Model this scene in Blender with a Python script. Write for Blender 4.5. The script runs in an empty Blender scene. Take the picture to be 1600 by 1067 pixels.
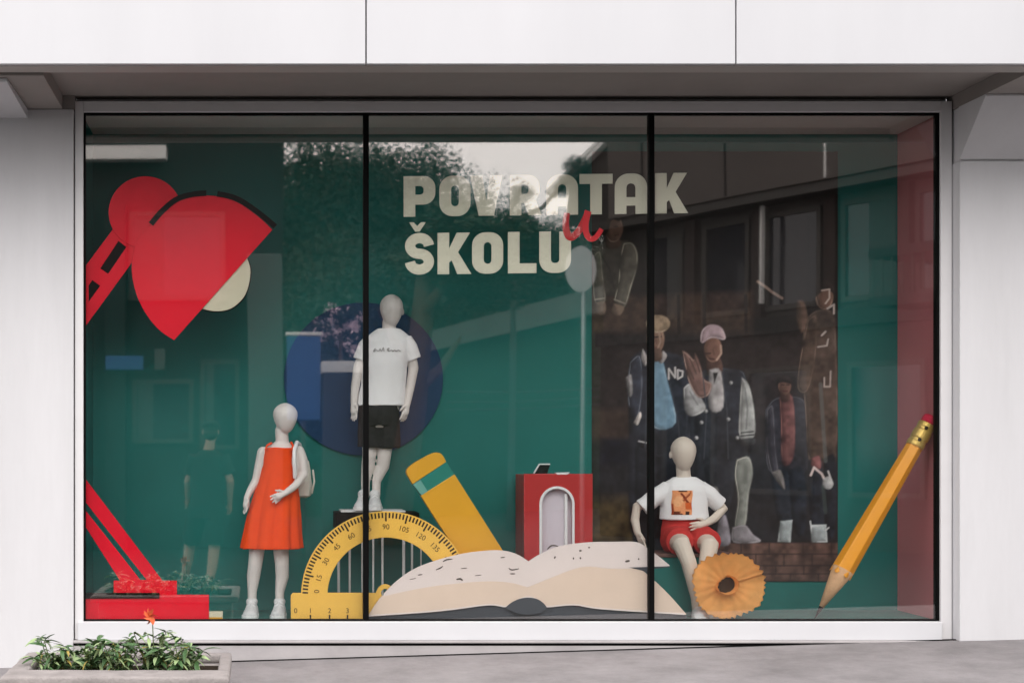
import bpy, bmesh, math, random
import numpy as np
from mathutils import Vector, Matrix, noise
from mathutils.bvhtree import BVHTree

random.seed(7)
sc = bpy.context.scene
COL = sc.collection
R = math.radians
PI = math.pi

# ------------------------------------------------------------------ camera
CAMZ, D, F = 1.56, 9.0, 2403.0          # eye height, metres to the glass, focal length in photo pixels
cam_d = bpy.data.cameras.new('camera')
cam = bpy.data.objects.new('camera', cam_d)
COL.objects.link(cam)
cam.location = (0, -D, CAMZ)
cam.rotation_euler = (R(90), 0, 0)
cam_d.sensor_width = 36
cam_d.lens = F / 1600 * 36
cam_d.shift_x = (800 - 399) / 1600
cam_d.shift_y = (698 - 533.5) / 1600
cam_d.clip_end = 2000
sc.camera = cam

# ------------------------------------------------------------------ sky and sun
SUN_EL, SUN_AZ = 40, 174                # azimuth measured from +Y, clockwise
w = bpy.data.worlds.new('World')
sc.world = w
w.use_nodes = True
nt = w.node_tree
bg = nt.nodes['Background']
sky = nt.nodes.new('ShaderNodeTexSky')
sky.sky_type = 'NISHITA'
sky.sun_disc = False
sky.sun_elevation = R(SUN_EL)
sky.sun_rotation = R(SUN_AZ)
sky.air_density = 1.0
sky.dust_density = 4.0
sky.ozone_density = 1.0
mixn = nt.nodes.new('ShaderNodeMix')
mixn.data_type = 'RGBA'
mixn.inputs[0].default_value = 0.82
mixn.inputs[7].default_value = (22.2, 21.6, 21.7, 1)      # even, overcast cloud cover
nt.links.new(sky.outputs[0], mixn.inputs[6])
nt.links.new(mixn.outputs[2], bg.inputs[0])
bg.inputs[1].default_value = 0.15
sun_d = bpy.data.lights.new('sun', 'SUN')
sun_d.energy = 1.4
sun_d.angle = R(35)
sun_d.color = (1.0, 0.975, 0.95)
sun = bpy.data.objects.new('sun', sun_d)
COL.objects.link(sun)
sdir = Vector((math.sin(R(SUN_AZ)) * math.cos(R(SUN_EL)), math.cos(R(SUN_AZ)) * math.cos(R(SUN_EL)), math.sin(R(SUN_EL))))
sun.rotation_euler = (-sdir).to_track_quat('-Z', 'Y').to_euler()
sun.location = (0, -20, 30)
sc.view_settings.view_transform = 'Standard'
sc.view_settings.look = 'None'
sc.view_settings.exposure = 0.0
sc.view_settings.gamma = 1.0
sc.view_settings.use_curve_mapping = False
sc.cycles.use_denoising = True
sc.cycles.max_bounces = 10
sc.cycles.transparent_max_bounces = 16

# ------------------------------------------------------------------ helpers
def lin(c):
    return tuple((v / 255 / 12.92) if v / 255 <= 0.04045 else ((v / 255 + 0.055) / 1.055) ** 2.4 for v in c)

def mat(name, rgb, rough=0.6, spec=0.4, metal=0.0, var=0.0, vscale=4.0, bump=0.0, bscale=60.0, attr=None, streak=0.0, det=6):
    m = bpy.data.materials.new(name)
    m.use_nodes = True
    n, l = m.node_tree.nodes, m.node_tree.links
    b = n['Principled BSDF']
    b.inputs['Base Color'].default_value = (*rgb, 1)
    b.inputs['Roughness'].default_value = rough
    b.inputs['Specular IOR Level'].default_value = spec
    b.inputs['Metallic'].default_value = metal
    tc = n.new('ShaderNodeTexCoord')
    src = None
    if attr:
        a = n.new('ShaderNodeVertexColor')
        a.layer_name = attr
        src = a.outputs[0]
    if var > 0:
        nz = n.new('ShaderNodeTexNoise')
        nz.inputs['Scale'].default_value = vscale
        nz.inputs['Detail'].default_value = det
        nz.inputs['Roughness'].default_value = 0.62 if det < 8 else 0.74
        if streak > 0:
            mp = n.new('ShaderNodeMapping')
            mp.inputs['Scale'].default_value = (1, 1, streak)
            l.new(tc.outputs['Object'], mp.inputs[0])
            l.new(mp.outputs[0], nz.inputs['Vector'])
        else:
            l.new(tc.outputs['Object'], nz.inputs['Vector'])
        mr = n.new('ShaderNodeMapRange')
        mr.inputs[1].default_value = 0.25
        mr.inputs[2].default_value = 0.75
        mr.inputs[3].default_value = 1 - var
        mr.inputs[4].default_value = 1 + var
        l.new(nz.outputs[0], mr.inputs[0])
        mx = n.new('ShaderNodeMix')
        mx.data_type = 'RGBA'
        mx.blend_type = 'MULTIPLY'
        mx.inputs[0].default_value = 1
        if src is None:
            mx.inputs[6].default_value = (*rgb, 1)
        else:
            l.new(src, mx.inputs[6])
        l.new(mr.outputs[0], mx.inputs[7])
        src = mx.outputs[2]
    if src is not None:
        l.new(src, b.inputs['Base Color'])
    if bump > 0:
        nb = n.new('ShaderNodeTexNoise')
        nb.inputs['Scale'].default_value = bscale
        nb.inputs['Detail'].default_value = 5
        l.new(tc.outputs['Object'], nb.inputs['Vector'])
        bp = n.new('ShaderNodeBump')
        bp.inputs['Strength'].default_value = bump
        bp.inputs['Distance'].default_value = 0.01
        l.new(nb.outputs[0], bp.inputs['Height'])
        l.new(bp.outputs[0], b.inputs['Normal'])
    return m

def P(px, py, Y=0.0):
    """photo pixel -> world point at depth Y behind the glass"""
    d = D + Y
    return Vector(((px - 399) * d / F, Y, CAMZ + (698 - py) * d / F))

def RF(px, py, q):
    """a spot seen mirrored in the glass -> the real place, q metres in front of the glass"""
    d = D + q
    return Vector(((px - 399) * d / F, -q, CAMZ + (698 - py) * d / F))

def tag(o, label=None, cat=None, group=None, kind=None):
    if label: o['label'] = label
    if cat: o['category'] = cat
    if group: o['group'] = group
    if kind: o['kind'] = kind
    return o

def empty(name, loc, label=None, cat=None, group=None):
    o = bpy.data.objects.new(name, None)
    o.empty_display_size = 0.1
    COL.objects.link(o)
    o.location = loc
    return tag(o, label, cat, group)

def link(name, me, m, parent=None):
    o = bpy.data.objects.new(name, me)
    COL.objects.link(o)
    if m is not None and len(me.materials) == 0:
        me.materials.append(m)
    if parent is not None:
        o.parent = parent
        # parts are built in world coordinates
        base = Vector((0, 0, 0))
        p = parent
        while p is not None:
            base += p.location
            p = p.parent
        o.location = -base
    return o

def smooth(me, on=True):
    me.polygons.foreach_set('use_smooth', [on] * len(me.polygons))

def mesh(name, verts, faces, m, parent=None, sm=False):
    me = bpy.data.meshes.new(name)
    me.from_pydata([tuple(v) for v in verts], [], faces)
    me.update()
    if sm: smooth(me)
    return link(name, me, m, parent)

def from_bm(name, bm, m, parent=None, sm=False):
    me = bpy.data.meshes.new(name)
    bmesh.ops.recalc_face_normals(bm, faces=bm.faces)
    bm.to_mesh(me)
    bm.free()
    if sm: smooth(me)
    return link(name, me, m, parent)

def bm_box(bm, x0, x1, y0, y1, z0, z1, bev=0.0):
    r = bmesh.ops.create_cube(bm, size=1)
    for v in r['verts']:
        v.co = Vector(((x0 + x1) / 2 + v.co.x * (x1 - x0), (y0 + y1) / 2 + v.co.y * (y1 - y0), (z0 + z1) / 2 + v.co.z * (z1 - z0)))
    if bev > 0:
        es = list({e for v in r['verts'] for e in v.link_edges})
        bmesh.ops.bevel(bm, geom=es, offset=bev, segments=2, affect='EDGES', profile=0.5)

def box(name, x0, x1, y0, y1, z0, z1, m, parent=None, bev=0.003):
    bm = bmesh.new()
    bm_box(bm, x0, x1, y0, y1, z0, z1, bev)
    return from_bm(name, bm, m, parent)

def eval_mesh(o):
    dg = bpy.context.evaluated_depsgraph_get()
    return bpy.data.meshes.new_from_object(o.evaluated_get(dg))

def board(name, loops, Y, thick, m, parent=None, bev=0.0015, px=True):
    """flat cut-out board from pixel outlines (first loop outer, others holes), front face at depth Y"""
    cu = bpy.data.curves.new('tmp', 'CURVE')
    cu.dimensions = '2D'
    cu.fill_mode = 'BOTH'
    cu.extrude = max(thick / 2 - bev, 0.0004)
    cu.bevel_depth = bev
    cu.bevel_resolution = 1
    for lp in loops:
        sp = cu.splines.new('POLY')
        sp.points.add(len(lp) - 1)
        for i, q in enumerate(lp):
            if px:
                w_ = P(q[0], q[1], Y)
                sp.points[i].co = (w_.x, w_.z, 0, 1)
            else:
                sp.points[i].co = (q[0], q[1], 0, 1)
        sp.use_cyclic_u = True
    t = bpy.data.objects.new('tmp', cu)
    COL.objects.link(t)
    bpy.context.view_layer.update()
    me = eval_mesh(t)
    bpy.data.objects.remove(t)
    bpy.data.curves.remove(cu)
    ym = Y + thick / 2
    for v in me.vertices:
        x, y, z = v.co
        v.co = (x, ym - z, y)
    me.name = name
    me.materials.clear()
    return link(name, me, m, parent)

def arc(cx, cy, r, a0, a1, n=10, ry=None):
    ry = r if ry is None else ry
    return [(cx + r * math.cos(R(a0 + (a1 - a0) * i / n)), cy + ry * math.sin(R(a0 + (a1 - a0) * i / n))) for i in range(n + 1)]

def rr(x0, y0, x1, y1, r, n=5):
    if not isinstance(r, (tuple, list)): r = (r,) * 4
    tl, tr, br, bl = r
    return (arc(x0 + tl, y0 + tl, tl, 180, 270, n) + arc(x1 - tr, y0 + tr, tr, 270, 360, n)
            + arc(x1 - br, y1 - br, br, 0, 90, n) + arc(x0 + bl, y1 - bl, bl, 90, 180, n))

def spline_pts(pts, n=6):
    """Catmull-Rom through 2-D or 3-D points"""
    out = []
    pp = [pts[0]] + list(pts) + [pts[-1]]
    for i in range(1, len(pp) - 2):
        p0, p1, p2, p3 = [np.array(p, float) for p in pp[i - 1:i + 3]]
        for k in range(n):
            t = k / n
            out.append(tuple(0.5 * ((2 * p1) + (-p0 + p2) * t + (2 * p0 - 5 * p1 + 4 * p2 - p3) * t * t + (-p0 + 3 * p1 - 3 * p2 + p3) * t ** 3)))
    out.append(tuple(pts[-1]))
    return out

def ribbon(pts, wd):
    """outline of a stroke; wd number or list"""
    L, Rr = [], []
    n = len(pts)
    for i, p in enumerate(pts):
        a = np.array(pts[max(i - 1, 0)], float)
        b = np.array(pts[min(i + 1, n - 1)], float)
        t = b - a
        t /= (np.linalg.norm(t) + 1e-9)
        nn = np.array((-t[1], t[0]))
        h = (wd[i] if isinstance(wd, (list, tuple)) else wd) / 2
        L.append(tuple(np.array(p) + nn * h))
        Rr.append(tuple(np.array(p) - nn * h))
    return L + Rr[::-1]

def tube_bm(bm, pts, rad, n=10, cap=True, flat=None):
    """tapered tube through 3-D points; rad a list of radii; rounded ends"""
    pts = [Vector(p) for p in pts]
    k = len(pts)
    rad = list(rad) if isinstance(rad, (list, tuple)) else [rad] * k
    P2, R2 = [], []
    if cap:
        t0 = (pts[0] - pts[1]).normalized()
        for a in (85, 60, 30):
            P2.append(pts[0] + t0 * rad[0] * math.sin(R(a)))
            R2.append(rad[0] * math.cos(R(a)))
    P2 += pts
    R2 += rad
    if cap:
        t1 = (pts[-1] - pts[-2]).normalized()
        for a in (30, 60, 85):
            P2.append(pts[-1] + t1 * rad[-1] * math.sin(R(a)))
            R2.append(rad[-1] * math.cos(R(a)))
    rings = []
    up = Vector((0, 1, 0))
    t = (pts[1] - pts[0]).normalized()
    if abs(t.dot(up)) > 0.9: up = Vector((1, 0, 0))
    for i, p in enumerate(P2):
        a = P2[max(i - 1, 0)]
        b = P2[min(i + 1, len(P2) - 1)]
        t = (b - a)
        if t.length < 1e-9: t = Vector((0, 0, 1))
        t.normalize()
        u = (up - t * up.dot(t)).normalized()
        up = u
        v = t.cross(u)
        rings.append([bm.verts.new(p + (u * math.cos(2 * PI * j / n) * (flat or 1) + v * math.sin(2 * PI * j / n)) * R2[i]) for j in range(n)])
    for a, b in zip(rings, rings[1:]):
        for j in range(n):
            bm.faces.new((a[j], a[(j + 1) % n], b[(j + 1) % n], b[j]))
    bm.faces.new(rings[0][::-1])
    bm.faces.new(rings[-1])

def loft_bm(bm, rings, n=24, mod=None):
    """closed loft of ellipses (cx, cy, cz, rx, ry) stacked in z"""
    rs = []
    for i, (cx, cy, cz, rx, ry) in enumerate(rings):
        row = []
        for j in range(n):
            a = 2 * PI * j / n
            f = mod(i, a) if mod else 1.0
            row.append(bm.verts.new((cx + rx * f * math.cos(a), cy + ry * f * math.sin(a), cz)))
        rs.append(row)
    for a, b in zip(rs, rs[1:]):
        for j in range(n):
            bm.faces.new((a[j], a[(j + 1) % n], b[(j + 1) % n], b[j]))
    bm.faces.new(rs[0][::-1])
    bm.faces.new(rs[-1])

def ell_bm(bm, c, rx, ry, rz, rot=None, seg=14):
    r = bmesh.ops.create_uvsphere(bm, u_segments=seg, v_segments=seg // 2 + 2, radius=1)
    mtx = Matrix.Translation(Vector(c)) @ (rot or Matrix.Identity(4)) @ Matrix.Diagonal((rx, ry, rz, 1))
    bmesh.ops.transform(bm, matrix=mtx, verts=r['verts'])

def solid(name, bm, m, parent, voxel=0.006, it=4, wrinkle=0.0, wscale=9.0, cut=None):
    """one continuous surface out of overlapping closed pieces"""
    me = bpy.data.meshes.new('tmp')
    bmesh.ops.recalc_face_normals(bm, faces=bm.faces)
    bm.to_mesh(me)
    bm.free()
    t = bpy.data.objects.new('tmp', me)
    COL.objects.link(t)
    md = t.modifiers.new('r', 'REMESH')
    md.mode = 'VOXEL'
    md.voxel_size = voxel
    s = t.modifiers.new('s', 'SMOOTH')
    s.factor = 0.5
    s.iterations = it
    bpy.context.view_layer.update()
    o = eval_mesh(t)
    bpy.data.objects.remove(t)
    if wrinkle > 0:
        no = [v.normal.copy() for v in o.vertices]
        for v, nn in zip(o.vertices, no):
            q = Vector((v.co.x * wscale, v.co.y * wscale, v.co.z * wscale * 0.55))
            v.co += nn * wrinkle * (noise.noise(q) + 0.5 * noise.noise(q * 2.3))
    smooth(o)
    o.name = name
    o.materials.clear()
    return link(name, o, m, parent)

def copy_tree(o, parent=None):
    c = o.copy()
    COL.objects.link(c)
    c.parent = parent
    for ch in o.children:
        copy_tree(ch, c)
    return c

# ------------------------------------------------------------------ materials
M = {}
M['panel'] = mat('white_panel', (0.50, 0.50, 0.515), 0.42, 0.3, var=0.05, vscale=1.3, streak=0.25, bump=0.02, bscale=4)
M['wall'] = mat('white_wall', (0.53, 0.525, 0.535), 0.6, 0.3, var=0.085, vscale=2.2, bump=0.04, bscale=160, streak=0.16, det=9)
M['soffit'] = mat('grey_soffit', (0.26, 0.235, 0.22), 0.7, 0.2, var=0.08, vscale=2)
M['strip'] = mat('edge_strip', (0.36, 0.33, 0.31), 0.6, 0.3, var=0.06, vscale=2)
M['frame'] = mat('aluminium_frame', (0.60, 0.59, 0.595), 0.4, 0.4, var=0.03, vscale=5)
M['sill'] = mat('white_sill', (0.55, 0.55, 0.565), 0.4, 0.3, var=0.03, vscale=3)
M['black'] = mat('black_rubber', (0.004, 0.004, 0.004), 0.6, 0.04)
M['concrete'] = mat('concrete', (0.36, 0.34, 0.34), 0.9, 0.1, var=0.16, vscale=3, bump=0.25, bscale=60)
M['pave'] = mat('asphalt_pavement', (0.22, 0.205, 0.207), 0.85, 0.2, var=0.45, vscale=1.3, det=12, bump=0.35, bscale=120)
M['teal'] = mat('teal_paint', (0.010, 0.152, 0.137), 0.6, 0.25, var=0.12, vscale=0.9)
M['tealfloor'] = mat('teal_floor', (0.025, 0.145, 0.128), 0.6, 0.25, var=0.12, vscale=3)
M['redwall'] = mat('dull_red_paint', (0.60, 0.20, 0.215), 0.65, 0.25, var=0.08, vscale=1.5)
M['ceil'] = mat('interior_ceiling', (0.72, 0.66, 0.63), 0.7, 0.2, var=0.05)
M['red'] = mat('red_board', (0.72, 0.002, 0.022), 0.5, 0.2, var=0.04, vscale=2)
M['cream'] = mat('cream_board', (0.62, 0.58, 0.44), 0.5, 0.3)
M['letter'] = mat('beige_letter', (0.72, 0.695, 0.57), 0.6, 0.25, var=0.03)
M['scarlet'] = mat('script_red', (0.55, 0.012, 0.022), 0.5, 0.3)
M['yellow'] = mat('yellow_board', (0.84, 0.50, 0.085), 0.45, 0.35, var=0.04, vscale=3)
M['ochre'] = mat('ochre_board', (0.68, 0.34, 0.02), 0.45, 0.35, var=0.05, vscale=3)
M['ink'] = mat('ink', (0.035, 0.025, 0.012), 0.6, 0.2)
M['greyink'] = mat('faded_ink', (0.28, 0.27, 0.27), 0.8, 0.1)
M['brownink'] = mat('brown_ink', (0.10, 0.08, 0.07), 0.8, 0.1)
M['bandteal'] = mat('teal_band', (0.02, 0.20, 0.165), 0.3, 0.5)
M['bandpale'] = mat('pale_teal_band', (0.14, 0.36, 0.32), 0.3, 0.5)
M['page'] = mat('page_pale', (0.74, 0.65, 0.625), 0.7, 0.2, var=0.03, vscale=5)
M['pagetan'] = mat('page_tan', (0.72, 0.575, 0.475), 0.7, 0.2, var=0.04, vscale=5)
M['cover'] = mat('book_cover', (0.055, 0.062, 0.075), 0.5, 0.3, var=0.08)
M['white'] = mat('white_plastic', (0.74, 0.74, 0.75), 0.45, 0.4)
M['redbox'] = mat('red_box', (0.42, 0.028, 0.03), 0.35, 0.4, var=0.06)
M['lilac'] = mat('lilac_panel', (0.60, 0.54, 0.60), 0.5, 0.3)
M['gloss'] = mat('black_gloss', (0.01, 0.012, 0.014), 0.15, 0.6)
M['skin'] = mat('mannequin_grey', (0.66, 0.615, 0.59), 0.5, 0.35, var=0.03, vscale=8)
M['skinwarm'] = mat('mannequin_beige', (0.66, 0.58, 0.50), 0.5, 0.35, var=0.03, vscale=8)
M['dress'] = mat('orange_red_cloth', (0.78, 0.07, 0.012), 0.85, 0.1, var=0.06, vscale=14, bump=0.1, bscale=300)
M['tee'] = mat('white_cotton', (0.82, 0.81, 0.82), 0.9, 0.1, var=0.03, vscale=10, bump=0.08, bscale=260)
M['shortsblack'] = mat('black_cloth', (0.025, 0.024, 0.026), 0.9, 0.1, var=0.35, vscale=26, bump=0.15, bscale=200)
M['shortsred'] = mat('red_cloth', (0.50, 0.045, 0.042), 0.85, 0.1, var=0.06, vscale=14, bump=0.1, bscale=300)
M['sneaker'] = mat('white_sneaker', (0.62, 0.62, 0.63), 0.6, 0.3, var=0.05, vscale=20)
M['bag'] = mat('cream_bag', (0.66, 0.62, 0.56), 0.8, 0.2, var=0.04, vscale=12)
M['blue'] = mat('blue_disc', (0.002, 0.036, 0.105), 0.5, 0.3, var=0.05)
M['wood'] = mat('pencil_wood', (0.60, 0.36, 0.20), 0.7, 0.2, var=0.12, vscale=25)
M['pencil'] = mat('pencil_orange', (0.84, 0.34, 0.015), 0.3, 0.45, var=0.05, vscale=4)
M['brass'] = mat('brass', (0.68, 0.46, 0.12), 0.32, 0.5, metal=0.55, var=0.15, vscale=30)
M['rubber'] = mat('pink_rubber', (0.52, 0.02, 0.055), 0.7, 0.2)
M['shaving'] = mat('shaving_wood', (0.98, 0.55, 0.19), 0.65, 0.2, var=0.14, vscale=14, bump=0.12, bscale=40)
M['stone'] = mat('trough_stone', (0.27, 0.245, 0.235), 0.9, 0.1, var=0.22, vscale=9, bump=0.5, bscale=70)
M['soil'] = mat('soil', (0.03, 0.022, 0.016), 1, 0.05, var=0.3, vscale=30, bump=0.6, bscale=60)
M['leaf'] = mat('leaf_green', (0.06, 0.125, 0.045), 0.4, 0.4, var=0.3, vscale=30)
M['leaflight'] = mat('leaf_pale', (0.27, 0.36, 0.17), 0.45, 0.4, var=0.25, vscale=30)
M['stem'] = mat('stem_green', (0.10, 0.13, 0.05), 0.7, 0.2)
M['flower'] = mat('orange_flower', (0.60, 0.13, 0.05), 0.6, 0.2, var=0.15, vscale=40)

gm = bpy.data.materials.new('window_glass')
gm.use_nodes = True
n_, l_ = gm.node_tree.nodes, gm.node_tree.links
n_.remove(n_['Principled BSDF'])
tr = n_.new('ShaderNodeBsdfTransparent')
tr.inputs[0].default_value = (0.965, 0.975, 0.97, 1)
gl = n_.new('ShaderNodeBsdfGlossy')
gl.inputs['Roughness'].default_value = 0.019
gl.inputs['Color'].default_value = (1, 0.95, 0.92, 1)
lw = n_.new('ShaderNodeLayerWeight')
lw.inputs[0].default_value = 0.5
pw = n_.new('ShaderNodeMath'); pw.operation = 'POWER'; pw.inputs[1].default_value = 5
ma = n_.new('ShaderNodeMath'); ma.operation = 'MULTIPLY_ADD'
F0 = 0.122
ma.inputs[1].default_value = 1 - F0
ma.inputs[2].default_value = F0
mxs = n_.new('ShaderNodeMixShader')
l_.new(lw.outputs['Facing'], pw.inputs[0])
l_.new(pw.outputs[0], ma.inputs[0])
l_.new(ma.outputs[0], mxs.inputs[0])
l_.new(tr.outputs[0], mxs.inputs[1])
l_.new(gl.outputs[0], mxs.inputs[2])
l_.new(mxs.outputs[0], n_['Material Output'].inputs[0])
M['glass'] = gm

# ------------------------------------------------------------------ ground
def gz(x, y):
    xx = max(-7, min(9, x))
    yy = max(-8.8, y)
    return 0.322 + 0.030 * xx + 0.042 * yy
xs = [-300, -120, -50, -20, -10, -7, -4, -2, 0, 2, 4, 6, 9, 12, 20, 50, 120, 300]
ys = [3, 0.5, -0.05, -0.6, -1.2, -2, -3, -4.5, -6, -7.5, -8.8, -10, -14, -20, -40, -90, -200, -500]
vs = [(x, y, gz(x, y)) for y in ys for x in xs]
fs = [(j * len(xs) + i, (j + 1) * len(xs) + i, (j + 1) * len(xs) + i + 1, j * len(xs) + i + 1) for j in range(len(ys) - 1) for i in range(len(xs) - 1)]
tag(mesh('pavement', vs, fs, M['pave'], sm=True), kind='structure')

rv, rf_ = [], []
rys = [-2.7, -4, -6.5, -8.0, -8.8, -9.4, -11, -14, -20, -30]
rxs = [-150, -40, -12, -7, -3, 0, 3, 6, 9, 14, 40, 150]
rv = [(x, y, gz(x, y) + 0.004) for y in rys for x in rxs]
rf_ = [(j * len(rxs) + i, (j + 1) * len(rxs) + i, (j + 1) * len(rxs) + i + 1, j * len(rxs) + i + 1) for j in range(len(rys) - 1) for i in range(len(rxs) - 1)]
tag(mesh('road', rv, rf_, mat('dark_asphalt', (.018, .0178, .018), .85, .15, var=.2, vscale=3, bump=.3, bscale=150), sm=True), kind='structure')

# ------------------------------------------------------------------ the shop building
bld = empty('shop_building', (1.5, 0.4, 0.3), 'white shop building with a wide canopy over its display window', 'building')
XL, XR = (118 - 399) / 267, (1485 - 399) / 267     # wall edges either side of the window
SOF, REC = 3.525, 3.605
# fascia panels with open joints (photo x 572 and 1150)
sF = F / 7.97
j1, j2 = (572 - 399) / sF, (1150 - 399) / sF
g = 0.0035
for a, b in ((-5.2, j1 - g), (j1 + g, j2 - g), (j2 + g, 7.4)):
    # folded cassette panel: face plus returned lower edge
    box('fascia_panel', a, b, -1.03, -0.99, 3.543, 4.75, M['panel'], bld, 0.003)
box('fascia_backing', -5.2, 7.4, -0.988, -0.90, 3.56, 4.7, M['black'], bld, 0)
box('canopy_edge_strip', -5.2, 7.4, -0.986, -0.85, 3.541, 3.559, M['strip'], bld, 0.002)
box('canopy_roof', -5.2, 7.4, -0.898, 1.4, 4.2, 4.6, M['panel'], bld, 0)
# soffit: a recess above the window, lower panels either side
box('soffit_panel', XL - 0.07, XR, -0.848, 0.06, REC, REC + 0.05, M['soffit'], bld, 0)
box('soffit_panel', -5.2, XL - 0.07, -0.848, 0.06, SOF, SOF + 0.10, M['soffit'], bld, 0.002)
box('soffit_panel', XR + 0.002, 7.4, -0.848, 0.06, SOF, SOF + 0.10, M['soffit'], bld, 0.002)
# walls
box('wall_panel', -5.2, XL - 0.006, -0.05, 0.9, -0.3, SOF - 0.002, M['wall'], bld, 0.004)
box('wall_panel', XR, 7.4, -0.12, 0.9, 0.437, 3.210, M['wall'], bld, 0.006)
box('wall_panel', XR + 0.01, 7.4, -0.108, 0.9, 3.213, SOF - 0.002, M['wall'], bld, 0)
box('wall_base', XR + 0.002, 7.4, -0.07, 0.9, -0.2, 0.423, M['concrete'], bld, 0)
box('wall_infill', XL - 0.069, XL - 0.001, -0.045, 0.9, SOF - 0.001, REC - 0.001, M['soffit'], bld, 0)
box('wall_head', XL, XR, 0.055, 0.9, 3.545, 4.19, M['wall'], bld, 0)
# sloping corbel to the right of the window
x0, x1 = XR - 0.001, 7.4
pr = [(-0.121, 3.219), (-0.435, SOF - 0.012), (-0.435, SOF - 0.002), (-0.109, SOF - 0.002), (-0.109, 3.219)]
mesh('corbel', [(x0, y, z) for y, z in pr] + [(x1, y, z) for y, z in pr],
     [(0, 1, 2, 3, 4), (9, 8, 7, 6, 5)] + [(i, i + 5, (i + 1) % 5 + 5, (i + 1) % 5) for i in range(5)], M['wall'], bld)
# wedge under the soffit at the left end
pr = [(-0.052, 3.47), (-0.80, SOF - 0.02), (-0.80, SOF - 0.003), (-0.052, SOF - 0.003)]
x1, x0 = -1.325, -5.2
mesh('corbel', [(x0, y, z) for y, z in pr] + [(x1, y, z) for y, z in pr],
     [(0, 1, 2, 3), (7, 6, 5, 4)] + [(i, i + 4, (i + 1) % 4 + 4, (i + 1) % 4) for i in range(4)], M['panel'], bld)
# plinth under the sill
box('plinth', XL - 0.004, XR - 0.004, -0.075, 0.6, -0.3, 0.421, M['concrete'], bld, 0.006)
box('plinth_ledge', XL - 0.004, XR - 0.004, -0.088, -0.02, 0.423, 0.437, M['concrete'], bld, 0.004)

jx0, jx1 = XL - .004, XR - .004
mesh('contact_shade_strip', [(jx0, -.086, gz(jx0, -.086) + .003), (jx1, -.086, gz(jx1, -.086) + .003), (jx1, -.0755, gz(jx1, -.08) + .006), (jx0, -.0755, gz(jx0, -.08) + .006), (jx0, -.0755, gz(jx0, -.08) - .05), (jx1, -.0755, gz(jx1, -.08) - .05), (jx0, -.086, gz(jx0, -.095) - .05), (jx1, -.086, gz(jx1, -.095) - .05)],
     [(0, 1, 2, 3), (3, 2, 5, 4), (6, 7, 1, 0), (0, 3, 4, 6), (1, 7, 5, 2)], M['black'], bld)  # black strip painting in the contact shade where plinth meets pavement
box('ledge_shade_strip', XL - .004, XR - .004, -.0765, -.07, .408, .4225, M['black'], bld, 0)  # black strip standing in for the shaded gap under the ledge
# window: frame, gaskets, mullions, panes
win = empty('display_window', (1.5, 0.02, 0.44))
win.parent = bld
win.location = Vector((1.5, 0.02, 0.44)) - bld.location
def X(px): return (px - 399) / 267
def Z(py): return CAMZ + (698 - py) / 267
gx0, gx1, gz0, gz1 = X(131), X(1466.5), Z(969.5), Z(177)
box('frame_jamb', XL, gx0, -0.03, 0.05, Z(998) + 0.002, Z(160), M['frame'], win, 0.003)
box('frame_jamb', gx1, XR - 0.004, -0.03, 0.05, Z(998) + 0.002, Z(160), M['frame'], win, 0.003)
box('frame_head', gx0 + 0.001, gx1 - 0.001, -0.032, 0.05, gz1, Z(160), M['frame'], win, 0.003)
box('sill', gx0 - 0.03, gx1 - 0.001, -0.055, 0.05, Z(998), gz0, M['sill'], win, 0.004)
t = 0.009
box('gasket', gx0 + 0.0005, gx0 + t, -0.012, 0.04, gz0 + 0.001, gz1 - 0.001, M['black'], win, 0)
box('gasket', gx1 - t * 1.5, gx1 - 0.0005, -0.012, 0.04, gz0 + 0.001, gz1 - 0.001, M['black'], win, 0)
box('gasket', gx0 + t, gx1 - t * 1.5, -0.011, 0.04, gz1 - t, gz1 - 0.0005, M['black'], win, 0)
box('gasket', gx0 + t, gx1 - t * 1.5, -0.011, 0.04, gz0 + 0.0005, gz0 + t, M['black'], win, 0)
mull = [(X(567.5), X(576)), (X(1013.6), X(1021.4))]
for a, b in mull:
    box('mullion', a, b, -0.02, 0.045, gz0 + t + 0.0005, gz1 - t - 0.0005, M['black'], win, 0.002)
edges = [gx0 + t, mull[0][0], mull[0][1], mull[1][0], mull[1][1], gx1 - t * 1.5]
for a, b in ((0, 1), (2, 3), (4, 5)):
    bm = bmesh.new()
    nx, nz = 14, 14
    xa, xb, za, zb = edges[a] + 0.0005, edges[b] - 0.0005, gz0 + t + 0.0005, gz1 - t - 0.0005
    fr, bk = [], []
    for j in range(nz + 1):
        for i in range(nx + 1):
            x = xa + (xb - xa) * i / nx
            z = za + (zb - za) * j / nz
            wv = 0.00045 * noise.noise(Vector((x * 1.3, a, z * 1.1))) + {0: -.0008, 2: .0004, 4: .0011}[a] * (x - (xa + xb) / 2) + {0: .0005, 2: -.0002, 4: .0004}[a] * (z - za)     # float-glass unevenness, panes not quite in line
            fr.append(bm.verts.new((x, wv, z)))
            bk.append(bm.verts.new((x, wv + 0.008, z)))
    for j in range(nz):
        for i in range(nx):
            k = j * (nx + 1) + i
            bm.faces.new((fr[k], fr[k + 1], fr[k + nx + 2], fr[k + nx + 1]))
            bm.faces.new((bk[k], bk[k + nx + 1], bk[k + nx + 2], bk[k + 1]))
    me = bpy.data.meshes.new('glass_pane')
    bm.to_mesh(me)
    bm.free()
    smooth(me)
    link('glass_pane', me, M['glass'], win)

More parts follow.
